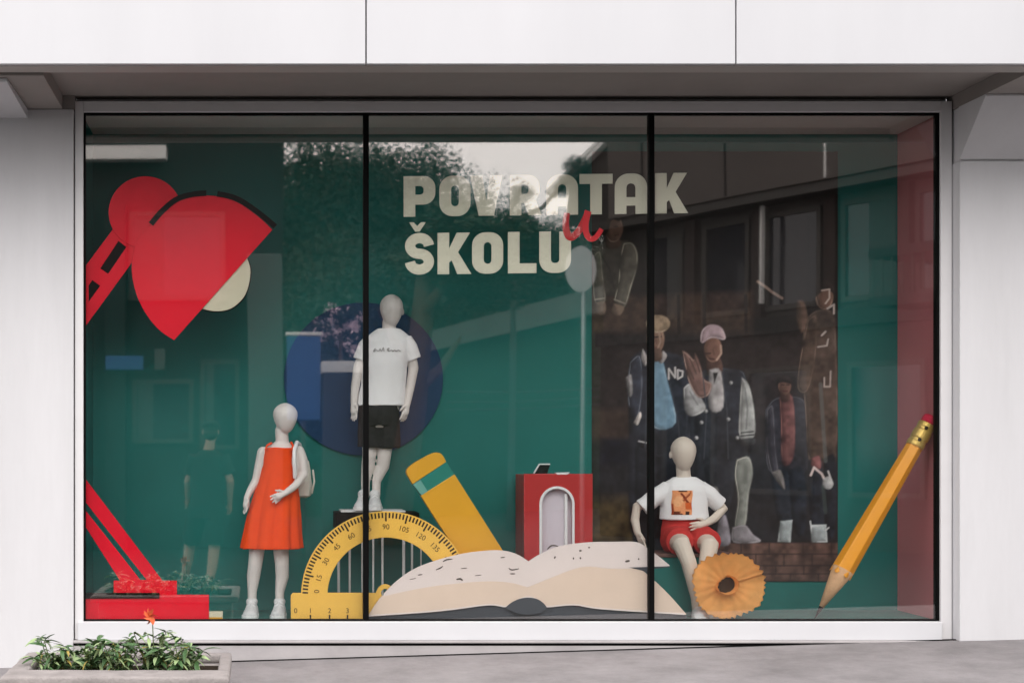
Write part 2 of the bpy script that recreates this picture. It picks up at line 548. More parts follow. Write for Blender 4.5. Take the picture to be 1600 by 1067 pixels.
# display bay behind the glass
BK = 0.63
FL = gz0 - 0.004
tag(box('display_back_wall', -1.3, 4.3, BK, BK + 0.1, 0.3, 3.7, M['teal'], None, 0), kind='structure')
tag(box('display_floor', -1.3, 4.3, 0.051, BK - 0.001, FL - 0.1, FL, M['tealfloor'], None, 0), kind='structure')
tag(box('display_ceiling', -1.3, 4.3, 0.051, BK - 0.001, gz1 + 0.003, gz1 + 0.04, M['ceil'], None, 0), kind='structure')
tag(box('display_side_wall', gx0 - 0.1, gx0 - 0.012, 0.052, BK - 0.002, FL, gz1 + 0.002, M['teal'], None, 0), kind='structure')
tag(box('display_side_wall', gx1 + 0.022, gx1 + 0.1, 0.052, BK - 0.002, FL, gz1 + 0.002, M['redwall'], None, 0), kind='structure')

# ------------------------------------------------------------------ poster of models on the back wall
PX0, PX1, PY0, PY1 = 925, 1309, 237, 908
st = 1.35
gxn, gyn = int((PX1 - PX0) / st) + 1, int((PY1 - PY0) / st) + 1
xx, yy = np.meshgrid(np.linspace(PX0, PX1, gxn), np.linspace(PY0, PY1, gyn))
img = np.zeros((gyn, gxn, 3))
def vnoise(scale, seed):
    rs = np.random.RandomState(seed)
    gw, gh = int((PX1 - PX0) / scale) + 3, int((PY1 - PY0) / scale) + 3
    gr = rs.rand(gh, gw)
    u, v = (xx - PX0) / scale, (yy - PY0) / scale
    iu, iv = u.astype(int), v.astype(int)
    fu, fv = u - iu, v - iv
    fu, fv = fu * fu * (3 - 2 * fu), fv * fv * (3 - 2 * fv)
    return (gr[iv, iu] * (1 - fu) + gr[iv, iu + 1] * fu) * (1 - fv) + (gr[iv + 1, iu] * (1 - fu) + gr[iv + 1, iu + 1] * fu) * fv
N1, N2, N3 = vnoise(46, 1), vnoise(15, 2), vnoise(6, 3)
def sdf(poly):
    p = np.array(poly, float)
    d = np.full(xx.shape, 1e9)
    ins = np.zeros(xx.shape, bool)
    for i in range(len(p)):
        a, b = p[i], p[(i + 1) % len(p)]
        e = b - a
        tt = np.clip(((xx - a[0]) * e[0] + (yy - a[1]) * e[1]) / (e @ e + 1e-9), 0, 1)
        d = np.minimum(d, np.hypot(xx - a[0] - tt * e[0], yy - a[1] - tt * e[1]))
        c = (a[1] > yy) != (b[1] > yy)
        with np.errstate(divide='ignore', invalid='ignore'):
            xc = a[0] + (yy - a[1]) / (e[1] + 1e-12) * e[0]
        ins ^= c & (xx < xc)
    return np.where(ins, -d, d)
def put(mask, col, shade=None):
    global img
    c = np.array(lin(col))[None, None, :] * np.ones_like(img)
    if shade is not None: c = c * shade[..., None]
    img = img * (1 - mask[..., None]) + c * mask[..., None]
def poly(pts, col, soft=1.2, sm=True, n=0.35, rim=None, alpha=1.0):
    pts = spline_pts(list(pts) + [pts[0]], 4)[:-1] if sm else pts
    d = sdf(pts)
    mk = np.clip(0.5 - d / (2 * soft), 0, 1) * alpha
    sh = 1 + n * (N2 - 0.5) * 2 + n * 0.9 * (N3 - 0.5)
    if soft < 4:
        gy_, gx_ = np.gradient(d)
        gl_ = np.hypot(gx_, gy_) + 1e-6
        lit = (gx_ * 0.8 - gy_ * 0.45) / gl_
        depth = np.clip(-d / 9, 0, 1)
        sh = sh * (0.86 + 0.55 * lit * (1 - depth) - 0.12 * (1 - depth))
    put(mk, col, np.clip(sh, 0.2, 2))
    if rim:
        put(np.clip(1 - np.abs(d + 1.2) / 1.3, 0, 1) * np.clip((N2 - 0.3) * 2.2, 0, 1), rim)
def ellp(cx, cy, rx, ry, col, **k):
    poly(arc(cx, cy, rx, 0, 345, 14, ry), col, **k)
def line(pts, col, wd=2.0, alpha=1.0):
    d = np.full(xx.shape, 1e9)
    for a, b in zip(pts, pts[1:]):
        a, b = np.array(a, float), np.array(b, float)
        e = b - a
        tt = np.clip(((xx - a[0]) * e[0] + (yy - a[1]) * e[1]) / (e @ e + 1e-9), 0, 1)
        d = np.minimum(d, np.hypot(xx - a[0] - tt * e[0], yy - a[1] - tt * e[1]))
    put(np.clip((wd / 2 + 0.7 - d) / 1.4, 0, 1) * alpha, col)
put(np.ones(xx.shape), (30, 25, 24), 0.6 + 0.8 * N1)
for x in range(930, 1309, 37): line([(x, 237), (x + 3, 848)], (26, 22, 22), 3, 0.6)
poly([(925, 460), (1015, 462), (1175, 455), (1175, 525), (925, 520)], (66, 50, 42), 5, False)
for x in (1060, 1100, 1165): line([(x, 462), (x + 1, 520)], (38, 28, 24), 5)
poly([(925, 520), (1309, 520), (1309, 690), (925, 690)], (48, 40, 40), 9, False, 0.5, alpha=0.6)
poly([(925, 640), (1000, 640), (1000, 690), (925, 690)], (60, 48, 42), 6, False)
poly([(925, 690), (1309, 690), (1309, 850), (925, 850)], (40, 42, 48), 9, False, 0.4, alpha=0.6)
poly([(925, 780), (1020, 780), (1020, 850), (925, 850)], (82, 68, 42), 14, False, 0.5)
poly([(940, 685), (995, 685), (995, 725), (940, 725)], (18, 20, 32), 5, False)
# weathered stone step they stand on
poly([(925, 848), (1309, 848), (1309, 908), (925, 908)], (104, 78, 70), 1.5, False, 0.5)
for y in (866, 884, 897): line([(925, y), (1309, y - 1)], (54, 40, 36), 2.2, 0.85)
for y0, y1, o in ((848, 866, 0), (866, 884, 22), (884, 897, 8), (897, 908, 30)):
    for x in range(925 + o, 1309, 46): line([(x + (x * 7 % 9), y0), (x + (x * 7 % 9), y1)], (54, 40, 36), 2.2, 0.8)
# model leaning forward, taupe sweatshirt
poly([(927, 392), (940, 380), (978, 376), (992, 388), (996, 410), (984, 446), (962, 462), (934, 456), (926, 430)], (82, 77, 69), 1.6, n=.35)
poly([(926, 400), (938, 394), (942, 430), (946, 470), (930, 474), (926, 440)], (96, 90, 81), 1.4, n=.3, rim=(158, 150, 136))
poly([(974, 380), (988, 380), (996, 396), (995, 420), (986, 450), (976, 480), (960, 472), (966, 440), (968, 408)], (112, 106, 95), 1.4, n=.3, rim=(206, 198, 180))
line([(930, 468), (945, 466)], (168, 160, 146), 2); line([(960, 468), (976, 474)], (168, 160, 146), 2)
poly([(959, 474), (975, 480), (968, 493), (956, 488)], (140, 118, 102), 1.2, n=.15)
poly([(931, 473), (945, 472), (945, 490), (932, 490)], (132, 112, 98), 1.2, n=.15)
line([(940, 400), (952, 420), (960, 452)], (54, 50, 46), 2.4, .8)
poly([(946, 368), (966, 372), (968, 386), (948, 388)], (98, 76, 66), 1.4, n=.15)
poly([(946, 344), (958, 336), (970, 344), (973, 360), (966, 376), (954, 378), (946, 366)], (132, 102, 88), 1.2, n=.12, rim=(196, 168, 146))
poly([(940, 352), (944, 336), (958, 330), (970, 338), (968, 346), (956, 344), (950, 362), (943, 366)], (42, 34, 30), 1.2, n=.3)
line([(960, 354), (965, 354)], (52, 38, 34), 1.6); line([(961, 368), (967, 367)], (92, 58, 52), 1.6)
# second model: fair hair, black college jacket, pale blue shirt
poly([(985, 560), (1005, 548), (1050, 552), (1075, 575), (1078, 700), (1060, 848), (990, 848), (982, 680)], (46, 50, 60), 2, n=.5)
poly([(984, 566), (1000, 556), (1004, 600), (1000, 640), (996, 652), (986, 650), (980, 610)], (56, 60, 72), 1.4, rim=(120, 124, 134))
poly([(992, 700), (1022, 690), (1024, 848), (996, 848)], (34, 38, 46), 2, n=.5)
poly([(1026, 690), (1060, 690), (1056, 848), (1030, 848)], (38, 42, 50), 2, n=.5)
poly([(1016, 562), (1032, 556), (1044, 600), (1056, 660), (1022, 668), (1014, 620)], (128, 160, 182), 1.4, n=0.15, rim=(200, 215, 225))
ellp(1024, 530, 14, 22, (150, 116, 100), n=.1, rim=(196, 164, 142)); line([(1024, 528), (1026, 537)], (112, 82, 70), 1.6); line([(1020, 543), (1028, 543)], (116, 70, 64), 1.8)
ellp(1028, 506, 19, 14, (176, 150, 124), rim=(214, 190, 164))
poly([(1004, 545), (1012, 560), (1008, 572), (1002, 560)], (190, 182, 180), 1)
poly([(1036, 548), (1042, 556), (1034, 568), (1028, 562)], (190, 182, 180), 1)
line([(1016, 527), (1033, 526)], (40, 34, 34), 2)
for s_ in ([(1045, 592), (1045, 576), (1055, 590), (1055, 574)], [(1059, 578), (1059, 592), (1066, 588), (1067, 580), (1059, 578)]): line(s_, (214, 208, 206), 2.6)
poly([(990, 660), (999, 644), (1002, 650), (996, 664)], (214, 204, 198), 1)
poly([(978, 590), (986, 586), (988, 614), (982, 618)], (150, 146, 146), 1.5)
line([(998, 689), (1012, 692)], (190, 186, 186), 2)
line([(1012, 572), (1010, 640), (1008, 700)], (60, 64, 72), 2)
line([(1046, 596), (1060, 660), (1064, 720)], (60, 64, 72), 2)
line([(1030, 520), (1032, 534), (1028, 544)], (176, 146, 128), 3)
poly([(1018, 545), (1032, 545), (1034, 562), (1018, 564)], (104, 82, 72), 1.4)
line([(1070, 580), (1074, 640), (1072, 700)], (52, 56, 64), 3, .7)
for y in (700, 740, 790): line([(1000, y), (1030, y + 12), (1056, y + 4)], (46, 50, 58), 3, .6)
# third model: pink cap, college jacket with pale sleeves, shorts
poly([(1078, 600), (1100, 578), (1140, 576), (1166, 592), (1160, 690), (1160, 720), (1085, 722), (1076, 660)], (52, 56, 66), 1.6, n=.5, rim=(104, 108, 118))
poly([(1104, 556), (1124, 558), (1128, 584), (1106, 584)], (100, 74, 66), 1.5)
poly([(1086, 640), (1140, 640), (1158, 690), (1172, 716), (1150, 724), (1140, 790), (1096, 830), (1086, 760)], (44, 47, 54), 2.2, n=.5)
poly([(1100, 730), (1134, 730), (1136, 810), (1116, 815)], (38, 41, 48), 2, n=.4)
poly([(1108, 578), (1126, 580), (1130, 636), (1108, 638)], (188, 182, 182), 1.4)
poly([(1114, 582), (1122, 582), (1116, 600)], (34, 32, 34), 1, False)
poly([(1068, 606), (1080, 600), (1098, 626), (1102, 640), (1082, 650), (1070, 640)], (176, 174, 174), 1.4, rim=(220, 218, 216))
poly([(1159, 590), (1170, 602), (1178, 640), (1178, 682), (1156, 684), (1156, 630)], (178, 178, 176), 1.4, rim=(222, 220, 216))
poly([(1156, 686), (1178, 684), (1178, 694), (1158, 697)], (70, 70, 72), 1.2)
poly([(1066, 548), (1074, 552), (1084, 562), (1086, 552), (1094, 570), (1100, 592), (1112, 600), (1106, 618), (1090, 620), (1076, 596), (1070, 570)], (132, 102, 94), 1.4, rim=(196, 166, 154))
ellp(1114, 546, 14, 20, (146, 108, 94), n=.1, rim=(194, 156, 138)); line([(1114, 546), (1116, 554)], (106, 76, 66), 1.6)
line([(1126, 540), (1127, 552), (1120, 562)], (204, 170, 152), 3)
poly([(1094, 532), (1097, 516), (1110, 507), (1126, 511), (1133, 524), (1131, 531), (1112, 528), (1098, 536)], (204, 176, 182), 1.2, n=0.12, rim=(236, 214, 216))
for a_, b_ in (((1078, 560), (1088, 584)), ((1085, 556), (1094, 582)), ((1072, 566), (1084, 592))): line([a_, b_], (84, 62, 58), 1.6)
line([(1128, 580), (1136, 640), (1138, 716)], (72, 76, 84), 2, .8)
line([(1098, 584), (1104, 640), (1100, 716)], (72, 76, 84), 2, .8)
line([(1158, 676), (1177, 674)], (40, 42, 48), 2); line([(1158, 681), (1178, 679)], (40, 42, 48), 2)
line([(1164, 606), (1168, 640), (1166, 670)], (120, 120, 122), 3, .7)
line([(1078, 612), (1090, 632)], (120, 120, 122), 2.5, .7)
line([(1102, 552), (1110, 552)], (60, 42, 38), 2); line([(1108, 560), (1116, 561)], (70, 44, 42), 2)
for c in ((1142, 598), (1103, 642), (1096, 660), (1138, 655), (1088, 684), (1152, 684)): ellp(c[0], c[1], 2.6, 2.6, (206, 204, 204))
poly([(1151, 718), (1170, 714), (1176, 740), (1170, 770), (1164, 822), (1148, 824), (1153, 780), (1148, 742)], (142, 144, 138), 1.5, rim=(204, 202, 192))
poly([(1144, 824), (1164, 820), (1176, 834), (1188, 846), (1146, 847)], (150, 144, 150), 1.3, rim=(190, 184, 190))
poly([(1112, 760), (1122, 764), (1128, 800), (1118, 804)], (112, 110, 108), 1.5)
poly([(1124, 806), (1134, 806), (1141, 848), (1120, 848)], (166, 160, 170), 1.3)
# fourth and fifth: dark clothes, dull red top, pale shoes
poly([(1196, 640), (1212, 622), (1246, 620), (1260, 636), (1264, 700), (1256, 740), (1206, 740), (1196, 700)], (50, 50, 58), 1.8, n=.5, rim=(96, 96, 104))
poly([(1204, 735), (1230, 735), (1238, 812), (1216, 814)], (40, 46, 56), 1.8, n=.5)
poly([(1232, 735), (1256, 735), (1258, 826), (1240, 826)], (34, 40, 50), 1.8, n=.5)
poly([(1198, 640), (1208, 636), (1212, 700), (1216, 738), (1206, 740), (1198, 700)], (60, 58, 66), 1.4, rim=(110, 106, 112))
poly([(1218, 622), (1238, 620), (1242, 690), (1236, 722), (1222, 722), (1220, 660)], (126, 84, 82), 1.6, n=.5, rim=(160, 112, 106))
poly([(1219, 608), (1232, 608), (1233, 626), (1220, 626)], (98, 72, 64), 1.2)
ellp(1226, 603, 10, 14, (128, 96, 84), n=.1, rim=(170, 132, 116)); poly([(1213, 602), (1216, 590), (1228, 586), (1238, 594), (1236, 600), (1222, 597)], (46, 36, 34), 1.2)
line([(1221, 601), (1225, 601)], (50, 36, 32), 1.6); line([(1229, 601), (1233, 601)], (50, 36, 32), 1.6); line([(1224, 611), (1230, 611)], (90, 54, 50), 1.6)
poly([(1258, 500), (1274, 486), (1298, 486), (1306, 520), (1306, 720), (1266, 724), (1258, 640), (1252, 560)], (92, 76, 68), 2, n=.45, rim=(136, 116, 104))
poly([(1262, 720), (1284, 718), (1288, 820), (1268, 822)], (38, 44, 54), 1.8, n=.5)
poly([(1286, 718), (1306, 716), (1304, 830), (1290, 826)], (32, 38, 48), 1.8, n=.5)
poly([(1262, 500), (1276, 496), (1274, 560), (1262, 610), (1246, 606), (1250, 560)], (98, 80, 70), 1.6, n=.5, rim=(146, 124, 110))
poly([(1246, 470), (1256, 472), (1262, 500), (1252, 520), (1244, 500)], (110, 86, 74), 1.8)
line([(1184, 440), (1196, 448), (1206, 456), (1222, 466)], (176, 150, 136), 4, 0.8)
ellp(1288, 464, 14, 20, (128, 96, 82), n=.1, rim=(190, 156, 136)); poly([(1273, 466), (1274, 446), (1288, 438), (1302, 446), (1304, 460), (1290, 452)], (40, 32, 30), 1.2); line([(1284, 454), (1296, 452), (1296, 466), (1290, 474)], (210, 190, 178), 2.5)
line([(1293, 482), (1303, 476), (1303, 490)], (200, 186, 178), 3)
line([(1284, 524), (1290, 518)], (210, 196, 188), 3); line([(1278, 542), (1292, 540), (1294, 530)], (200, 186, 178), 2.5)
line([(1288, 590), (1288, 604), (1297, 604), (1298, 580)], (186, 172, 164), 2.5)
poly([(1206, 738), (1220, 735), (1226, 764), (1214, 752)], (130, 124, 122), 1.4)
poly([(1268, 716), (1280, 712), (1282, 732), (1268, 728)], (140, 92, 92), 1.4)
line([(1267, 742), (1272, 730), (1284, 740), (1290, 752)], (218, 200, 196), 3.4)
poly([(1286, 748), (1296, 744), (1302, 756), (1296, 764), (1286, 760)], (206, 206, 206), 1.2)
line([(1294, 736), (1299, 750)], (210, 206, 206), 2.4)
line([(1282, 600), (1286, 660), (1290, 720)], (110, 116, 114), 6, 0.5)
line([(1286, 760), (1290, 800)], (70, 84, 82), 6, 0.5)
poly([(1219, 814), (1238, 812), (1235, 847), (1215, 846)], (178, 186, 188), 1.1, False, rim=(226, 228, 228))
poly([(1266, 820), (1291, 819), (1293, 847), (1268, 847)], (178, 184, 186), 1.1, False, rim=(226, 228, 228))
line([(1266, 814), (1268, 824)], (220, 220, 220), 2); line([(1290, 828), (1295, 824)], (220, 220, 220), 2)
img *= (0.9 + 0.2 * N3)[..., None]
pY = BK - 0.008
dd = D + pY
vs = np.stack([(xx - 399) * dd / F, np.full(xx.shape, pY), CAMZ + (698 - yy) * dd / F], -1).reshape(-1, 3)
idx = np.arange(gyn * gxn).reshape(gyn, gxn)
fs = np.stack([idx[1:, :-1], idx[1:, 1:], idx[:-1, 1:], idx[:-1, :-1]], -1).reshape(-1, 4)
pme = bpy.data.meshes.new('print')
pme.from_pydata(vs.tolist(), [], fs.tolist())
ca = pme.color_attributes.new('ink', 'FLOAT_COLOR', 'POINT')
ca.data.foreach_set('color', np.concatenate([img.reshape(-1, 3), np.ones((gyn * gxn, 1))], 1).ravel())
pb0, pb1 = P(PX0, PY1, pY), P(PX1, PY0, pY)
pst = empty('fashion_poster', (pb0.x, pY, pb0.z), 'tall dark poster of young models standing on a stone step, on the teal back wall', 'poster')
M['print'] = mat('poster_print', (0.1, 0.1, 0.1), 0.45, 0.35, attr='ink')
link('print', pme, M['print'], pst)
box('backing_board', pb0.x, pb1.x, pY + 0.001, BK - 0.001, pb0.z, pb1.z, M['black'], pst, 0)

# ------------------------------------------------------------------ lettering
def glyph(ch, x0, x1, y0, y1, s):
    h, xm = y1 - y0, (x0 + x1) / 2
    v = s * 0.84
    if ch == 'O': return [rr(x0, y0, x1, y1, 20, 7), rr(x0 + s, y0 + v, x1 - s, y1 - v, 6.5)]
    if ch == 'P':
        yb = y0 + h * 0.70
        return [[(x0, y0)] + arc(x1 - 18, y0 + 18, 18, 270, 360, 7) + arc(x1 - 18, yb - 18, 18, 0, 90, 7) + [(x0 + s, yb), (x0 + s, y1), (x0, y1)],
                rr(x0 + s, y0 + v, x1 - s, yb - v, (1, 6, 6, 1))]
    if ch == 'R':
        yb = y0 + h * 0.68
        return [[(x0, y0)] + arc(x1 - 20, y0 + 18, 18, 270, 360, 7) + [(x1 - 2, yb - 14), (x1 - 8, yb - 3), (x1 + 1, y1), (x1 - s - 1, y1), (x1 - s - 8, yb + 1), (x0 + s, yb + 1), (x0 + s, y1), (x0, y1)],
                rr(x0 + s, y0 + v, x1 - s - 1, yb - v + 2, (1, 6, 6, 1))]
    if ch == 'A':
        return [[(x0, y1)] + arc(x0 + 21, y0 + 21, 21, 180, 270, 7) + arc(x1 - 21, y0 + 21, 21, 270, 360, 7) + [(x1, y1), (x1 - s, y1), (x1 - s, y1 - 13), (x0 + s, y1 - 13), (x0 + s, y1)],
                rr(x0 + s, y0 + v, x1 - s, y1 - 13 - v * 0.85, (7, 7, 1, 1))]
    if ch == 'V': return [[(x0, y0), (x0 + s * 1.08, y0), (xm, y1 - 20), (x1 - s * 1.08, y0), (x1, y0), (xm + s * 0.66, y1), (xm - s * 0.66, y1)]]
    if ch == 'T': return [[(x0, y0), (x1, y0), (x1, y0 + v), (xm + s / 2, y0 + v), (xm + s / 2, y1), (xm - s / 2, y1), (xm - s / 2, y0 + v), (x0, y0 + v)]]
    if ch == 'K': return [[(x0, y0), (x0 + s, y0), (x0 + s, y0 + 0.40 * h), (x1 - 1.2 * s, y0), (x1 - 1, y0), (x0 + 1.78 * s, y0 + 0.47 * h), (x1 + 1, y1), (x1 - 1.15 * s, y1), (x0 + 1.25 * s, y0 + 0.66 * h), (x0 + s, y0 + 0.72 * h), (x0 + s, y1), (x0, y1)]]
    if ch == 'L': return [[(x0, y0), (x0 + s, y0), (x0 + s, y1 - v), (x1, y1 - v), (x1, y1), (x0, y1)]]
    if ch == 'U': return [[(x0, y0), (x0 + s, y0)] + arc(x0 + s + 6, y1 - v - 6, 6, 180, 90, 4) + arc(x1 - s - 6, y1 - v - 6, 6, 90, 0, 4) + [(x1 - s, y0), (x1, y0)] + arc(x1 - 20, y1 - 20, 20, 0, 90, 7) + arc(x0 + 20, y1 - 20, 20, 90, 180, 7)]
    if ch == 'S':
        a = v / 2
        rx = (x1 - x0) / 2 - s / 2
        ry = (h - v) / 4
        c = [(xm + rx, y0 + a + ry * 0.95)] + arc(xm, y0 + a + ry, rx, -20, -90, 6, ry) + arc(xm, y0 + a + ry, rx, -100, -255, 12, ry) \
            + arc(xm, y1 - a - ry, rx, -80, 75, 12, ry) + arc(xm, y1 - a - ry, rx, 90, 160, 6, ry) + [(xm - rx, y1 - a - ry * 0.95)]
        return [ribbon(c, v * 1.04)]
LY = 0.012
let = empty('window_lettering', P(640, 428, LY), 'beige capital lettering across the middle of the window', 'lettering')
def tilt(lps): return [[(x, y - (x - 631) * 0.0125) for x, y in lp] for lp in lps]
S_ = 17.6
for ch, a, b in (('P', 631, 680), ('O', 687, 735), ('V', 735, 785), ('R', 797, 845), ('A', 854, 903), ('T', 906, 957), ('A', 961, 1011), ('K', 1024, 1074)):
    board('letter', tilt(glyph(ch, a, b, 276, 338.5, S_)), LY, 0.006, M['letter'], let, 0.0012)
for ch, a, b in (('S', 632, 679), ('K', 684, 735), ('O', 738, 786), ('L', 794, 838), ('U', 843, 892)):
    o = board('letter', tilt(glyph(ch, a, b, 365, 429, S_)), LY, 0.006, M['letter'], let, 0.0012)
    if ch == 'S':
        board('caron', tilt([[(640, 348), (646, 348), (652, 354), (658, 348), (665, 348), (655.5, 362), (649, 362)]]), LY, 0.006, M['letter'], o, 0.001)
ut = empty('script_letter', P(915, 376, LY - 0.003), 'red handwritten letter u between the two lines of lettering', 'letter')
c1 = spline_pts([(886, 333), (884, 348), (886, 364), (892, 371), (902, 364), (911, 349), (919, 330)], 5)
c2 = spline_pts([(919, 330), (915, 348), (916, 364), (922, 373), (931, 371), (940, 358)], 5)
board('stroke', [ribbon(c1, [8.5 + 2 * math.sin(PI * i / (len(c1) - 1)) for i in range(len(c1))])], LY - 0.003, 0.004, M['scarlet'], ut, 0.001)
board('stroke', [ribbon(c2, [10.5 - 3.5 * i / (len(c2) - 1) for i in range(len(c2))])], LY - 0.0055, 0.002, M['scarlet'], ut, 0.0006)

# ------------------------------------------------------------------ red desk lamp cut-outs
lamp = empty('desk_lamp_cutout', P(230, 531, 0.02), 'big red flat cut-out of a desk lamp head with cream bulb and arm', 'cutout')
circ = [(227 + 57 * math.cos(R(a)), 332 + 56 * math.sin(R(a))) for a in range(0, 360, 6)]
board('lamp_joint', [circ], 0.030, 0.006, M['red'], lamp)
board('lamp_arm', [[(192, 338), (133, 417), (133, 510), (232, 374)], [(185, 376), (198, 386), (169, 428.5), (156, 419.5)],
                   [(144, 437), (157, 446.5), (138, 473), (138, 446)]], 0.037, 0.006, M['red'], lamp)
board('arm_slot', [[(183, 374), (200, 385), (170, 430.5), (154, 419.5)]], 0.0445, 0.004, M['black'], lamp)
board('arm_slot', [[(144, 435), (159, 446.5), (137, 476), (137, 446)]], 0.0445, 0.004, M['black'], lamp)
shade = spline_pts([(425, 359), (400, 336), (365, 314), (324, 306), (284, 313), (256, 331), (234, 353), (214, 378), (207, 405), (207, 432), (215, 464), (231, 494), (250, 516), (272, 531)], 4)
board('lamp_shade', [shade], 0.022, 0.007, M['red'], lamp)
rim = spline_pts([(236, 350), (254, 329), (281, 309), (322, 302), (366, 309), (402, 331), (430, 354)], 5)
board('shade_rim', [ribbon(rim[:16], 8)], 0.016, 0.005, M['black'], lamp, 0.001)
board('shade_rim', [ribbon(rim[17:], 8)], 0.016, 0.005, M['black'], lamp, 0.001)
bulb = spline_pts([(386, 404), (391, 426), (383, 460), (362, 481), (337, 486), (316, 482)], 5)
board('bulb', [bulb], 0.030, 0.006, M['cream'], lamp)
board('bulb_edge', [ribbon(bulb, 4)], 0.037, 0.004, M['black'], lamp, 0.001)
base = empty('desk_lamp_base_cutout', P(230, 968, 0.02), 'red flat cut-out of a desk lamp base with its sloping arm', 'cutout')
board('lamp_arm', [[(133, 748), (256, 910), (190, 910), (133, 821), (133, 797), (219, 906), (230, 906), (133, 783)]], 0.034, 0.006, M['red'], base)
board('lamp_foot', [[(178, 907), (276, 907), (276, 930), (178, 930)]], 0.027, 0.006, M['red'], base)
board('lamp_foot', [[(134, 929), (326, 929), (326, 967.5), (134, 967.5)]], 0.020, 0.006, M['red'], base)
board('foot_slot', [[(134, 926), (249, 926), (249, 934.5), (134, 934.5)]], 0.013, 0.005, M['black'], base, 0.001)
tab = P(336, 967, 0.03)
tg = empty('cream_block', tab, 'small cream block on the display floor beside the red lamp base', 'block')
a, b = P(325, 967.5, 0.03), P(348, 955, 0.03)
box('block', a.x, b.x, 0.03, 0.07, FL, b.z, M['cream'], tg, 0.003)
a2, b2 = P(326, 964, 0.03), P(347, 960, 0.03)
box('stripe', a2.x - 0.002, b2.x + 0.002, 0.0275, 0.0295, a2.z - 0.012, a2.z, M['ochre'], tg, 0.0005)

# ------------------------------------------------------------------ blue disc on the back wall
o = board('blue_disc', [[(568 + 124 * math.cos(R(a)), 592 + 119 * math.sin(R(a))) for a in range(0, 360, 5)]], BK - 0.02, 0.012, M['blue'])
tag(o, 'large round blue panel on the teal wall behind the standing boy mannequin', 'disc')

# ------------------------------------------------------------------ protractor
pro = empty('protractor', P(603, 968, 0.06), 'giant yellow protractor standing on the display floor behind the open book', 'protractor')
cx, cy, Ro, Ri = 603, 931, 132, 92
outer = [(455, 967.5), (455, 930), (458, 926.5), (Ro * -1 + cx + 0.2, 926.5)] + [(cx - Ro * math.cos(R(a)), cy - Ro * math.sin(R(a))) for a in range(3, 178, 3)] \
    + [(cx + Ro, 926.5), (748, 926.5), (751, 930), (751, 967.5)]
hole = [(cx - Ri * math.cos(R(a)), cy - Ri * math.sin(R(a))) for a in range(3, 178, 4)] + [(cx + 13, 926.5)] + [(cx - 1 + 13 * math.cos(R(a)), 926 - 13 * math.sin(R(a))) for a in range(15, 171, 13)] + [(cx - 15, 926.5)]
pin = [(cx - 1 + 7 * math.cos(R(a)), 926 - 7 * math.sin(R(a))) for a in range(0, 360, 24)]
pd = board('plate', [outer, hole[::-1], pin], 0.055, 0.022, M['yellow'], pro, 0.002)
# printed graduations
bm = bmesh.new()
def quad_px(bm, q, Y):
    bm.faces.new([bm.verts.new(P(x, y, Y)) for x, y in q])
for i in range(0, 73):
    a = R(i * 2.5)
    if i * 2.5 > 176 or i * 2.5 < 1.5: continue
    L_ = 15 if i % 6 == 0 else 10
    c, s = math.cos(a), math.sin(a)
    wd = 1.35
    r0, r1 = Ro - 1.5, Ro - L_
    quad_px(bm, [(cx - r * c + k * wd * s, cy - r * s - k * wd * c) for r, k in ((r0, 1), (r0, -1), (r1, -1), (r1, 1))], 0.0542)
for x in (485, 515, 543, 572, 600):
    quad_px(bm, [(x - 1.2, 960), (x + 1.2, 960), (x + 1.2, 966), (x - 1.2, 966)], 0.0542)
tag(from_bm('tick_marks', bm, M['ink'], pro), kind='stuff')
def text_mesh(s, size):
    cu = bpy.data.curves.new('t', 'FONT')
    cu.body = s
    cu.size = size
    cu.align_x = 'CENTER'
    cu.align_y = 'CENTER'
    t_ = bpy.data.objects.new('t', cu)
    COL.objects.link(t_)
    bpy.context.view_layer.update()
    me = eval_mesh(t_)
    bpy.data.objects.remove(t_)
    return me
def text_px(name, s, px, py, ang, size_px, Y, m, parent):
    me = text_mesh(s, size_px * (D + Y) / F)
    c = P(px, py, Y)
    ca, sa = math.cos(R(ang)), math.sin(R(ang))
    for v in me.vertices:
        x, y = v.co.x, v.co.y
        v.co = (c.x + x * ca - y * sa, Y, c.z + x * sa + y * ca)
    me.name = name
    me.materials.clear()
    return link(name, me, m, parent)
for k, s in enumerate(('0', '15', '30', '45', '60', '75', '90', '105', '120', '135', '150')):
    a = k * 15
    r = Ro - 24
    text_px('number', s, cx - r * math.cos(R(max(a, 4))), cy - r * math.sin(R(max(a, 4))), 90 - a if a < 90 else 90 - a, 11.5, 0.0540, M['ink'], pro)
for s, x in (('0', 462), ('1', 485), ('2', 515), ('3', 543)):
    text_px('number', s, x, 954, 0, 11, 0.0540, M['ink'], pro)

# ------------------------------------------------------------------ pedestal with white rods behind the protractor
ped = empty('pedestal', P(595, 935, 0.38), 'black topped pedestal with white rod legs under the boy mannequin', 'pedestal')
pt = P(595, 796, 0.38)
sc_ = (D + 0.38) / F
box('top_slab', P(524, 0, 0.25).x, P(655, 0, 0.25).x, 0.24, 0.52, pt.z - 0.11, pt.z - 0.012, M['black'], ped, 0.004)
box('top_plate', P(533, 0, 0.25).x, P(634, 0, 0.25).x, 0.255, 0.505, pt.z - 0.011, pt.z, M['white'], ped, 0.003)
for x, r in ((529, 2.2), (546, 1.8), (566, 1.3), (583, 1.6), (597, 1.8), (630, 2.4), (644, 1.8), (657, 1.1)):
    bm = bmesh.new()
    q = P(x, 900, 0.30)
    yb = 0.27 + 0.02 * (x % 3)
    tube_bm(bm, [(q.x, yb, FL), (q.x, yb, pt.z - 0.112)], [r * 0.0037] * 2, 8, cap=False)
    from_bm('rod_leg', bm, M['white'], ped, True)

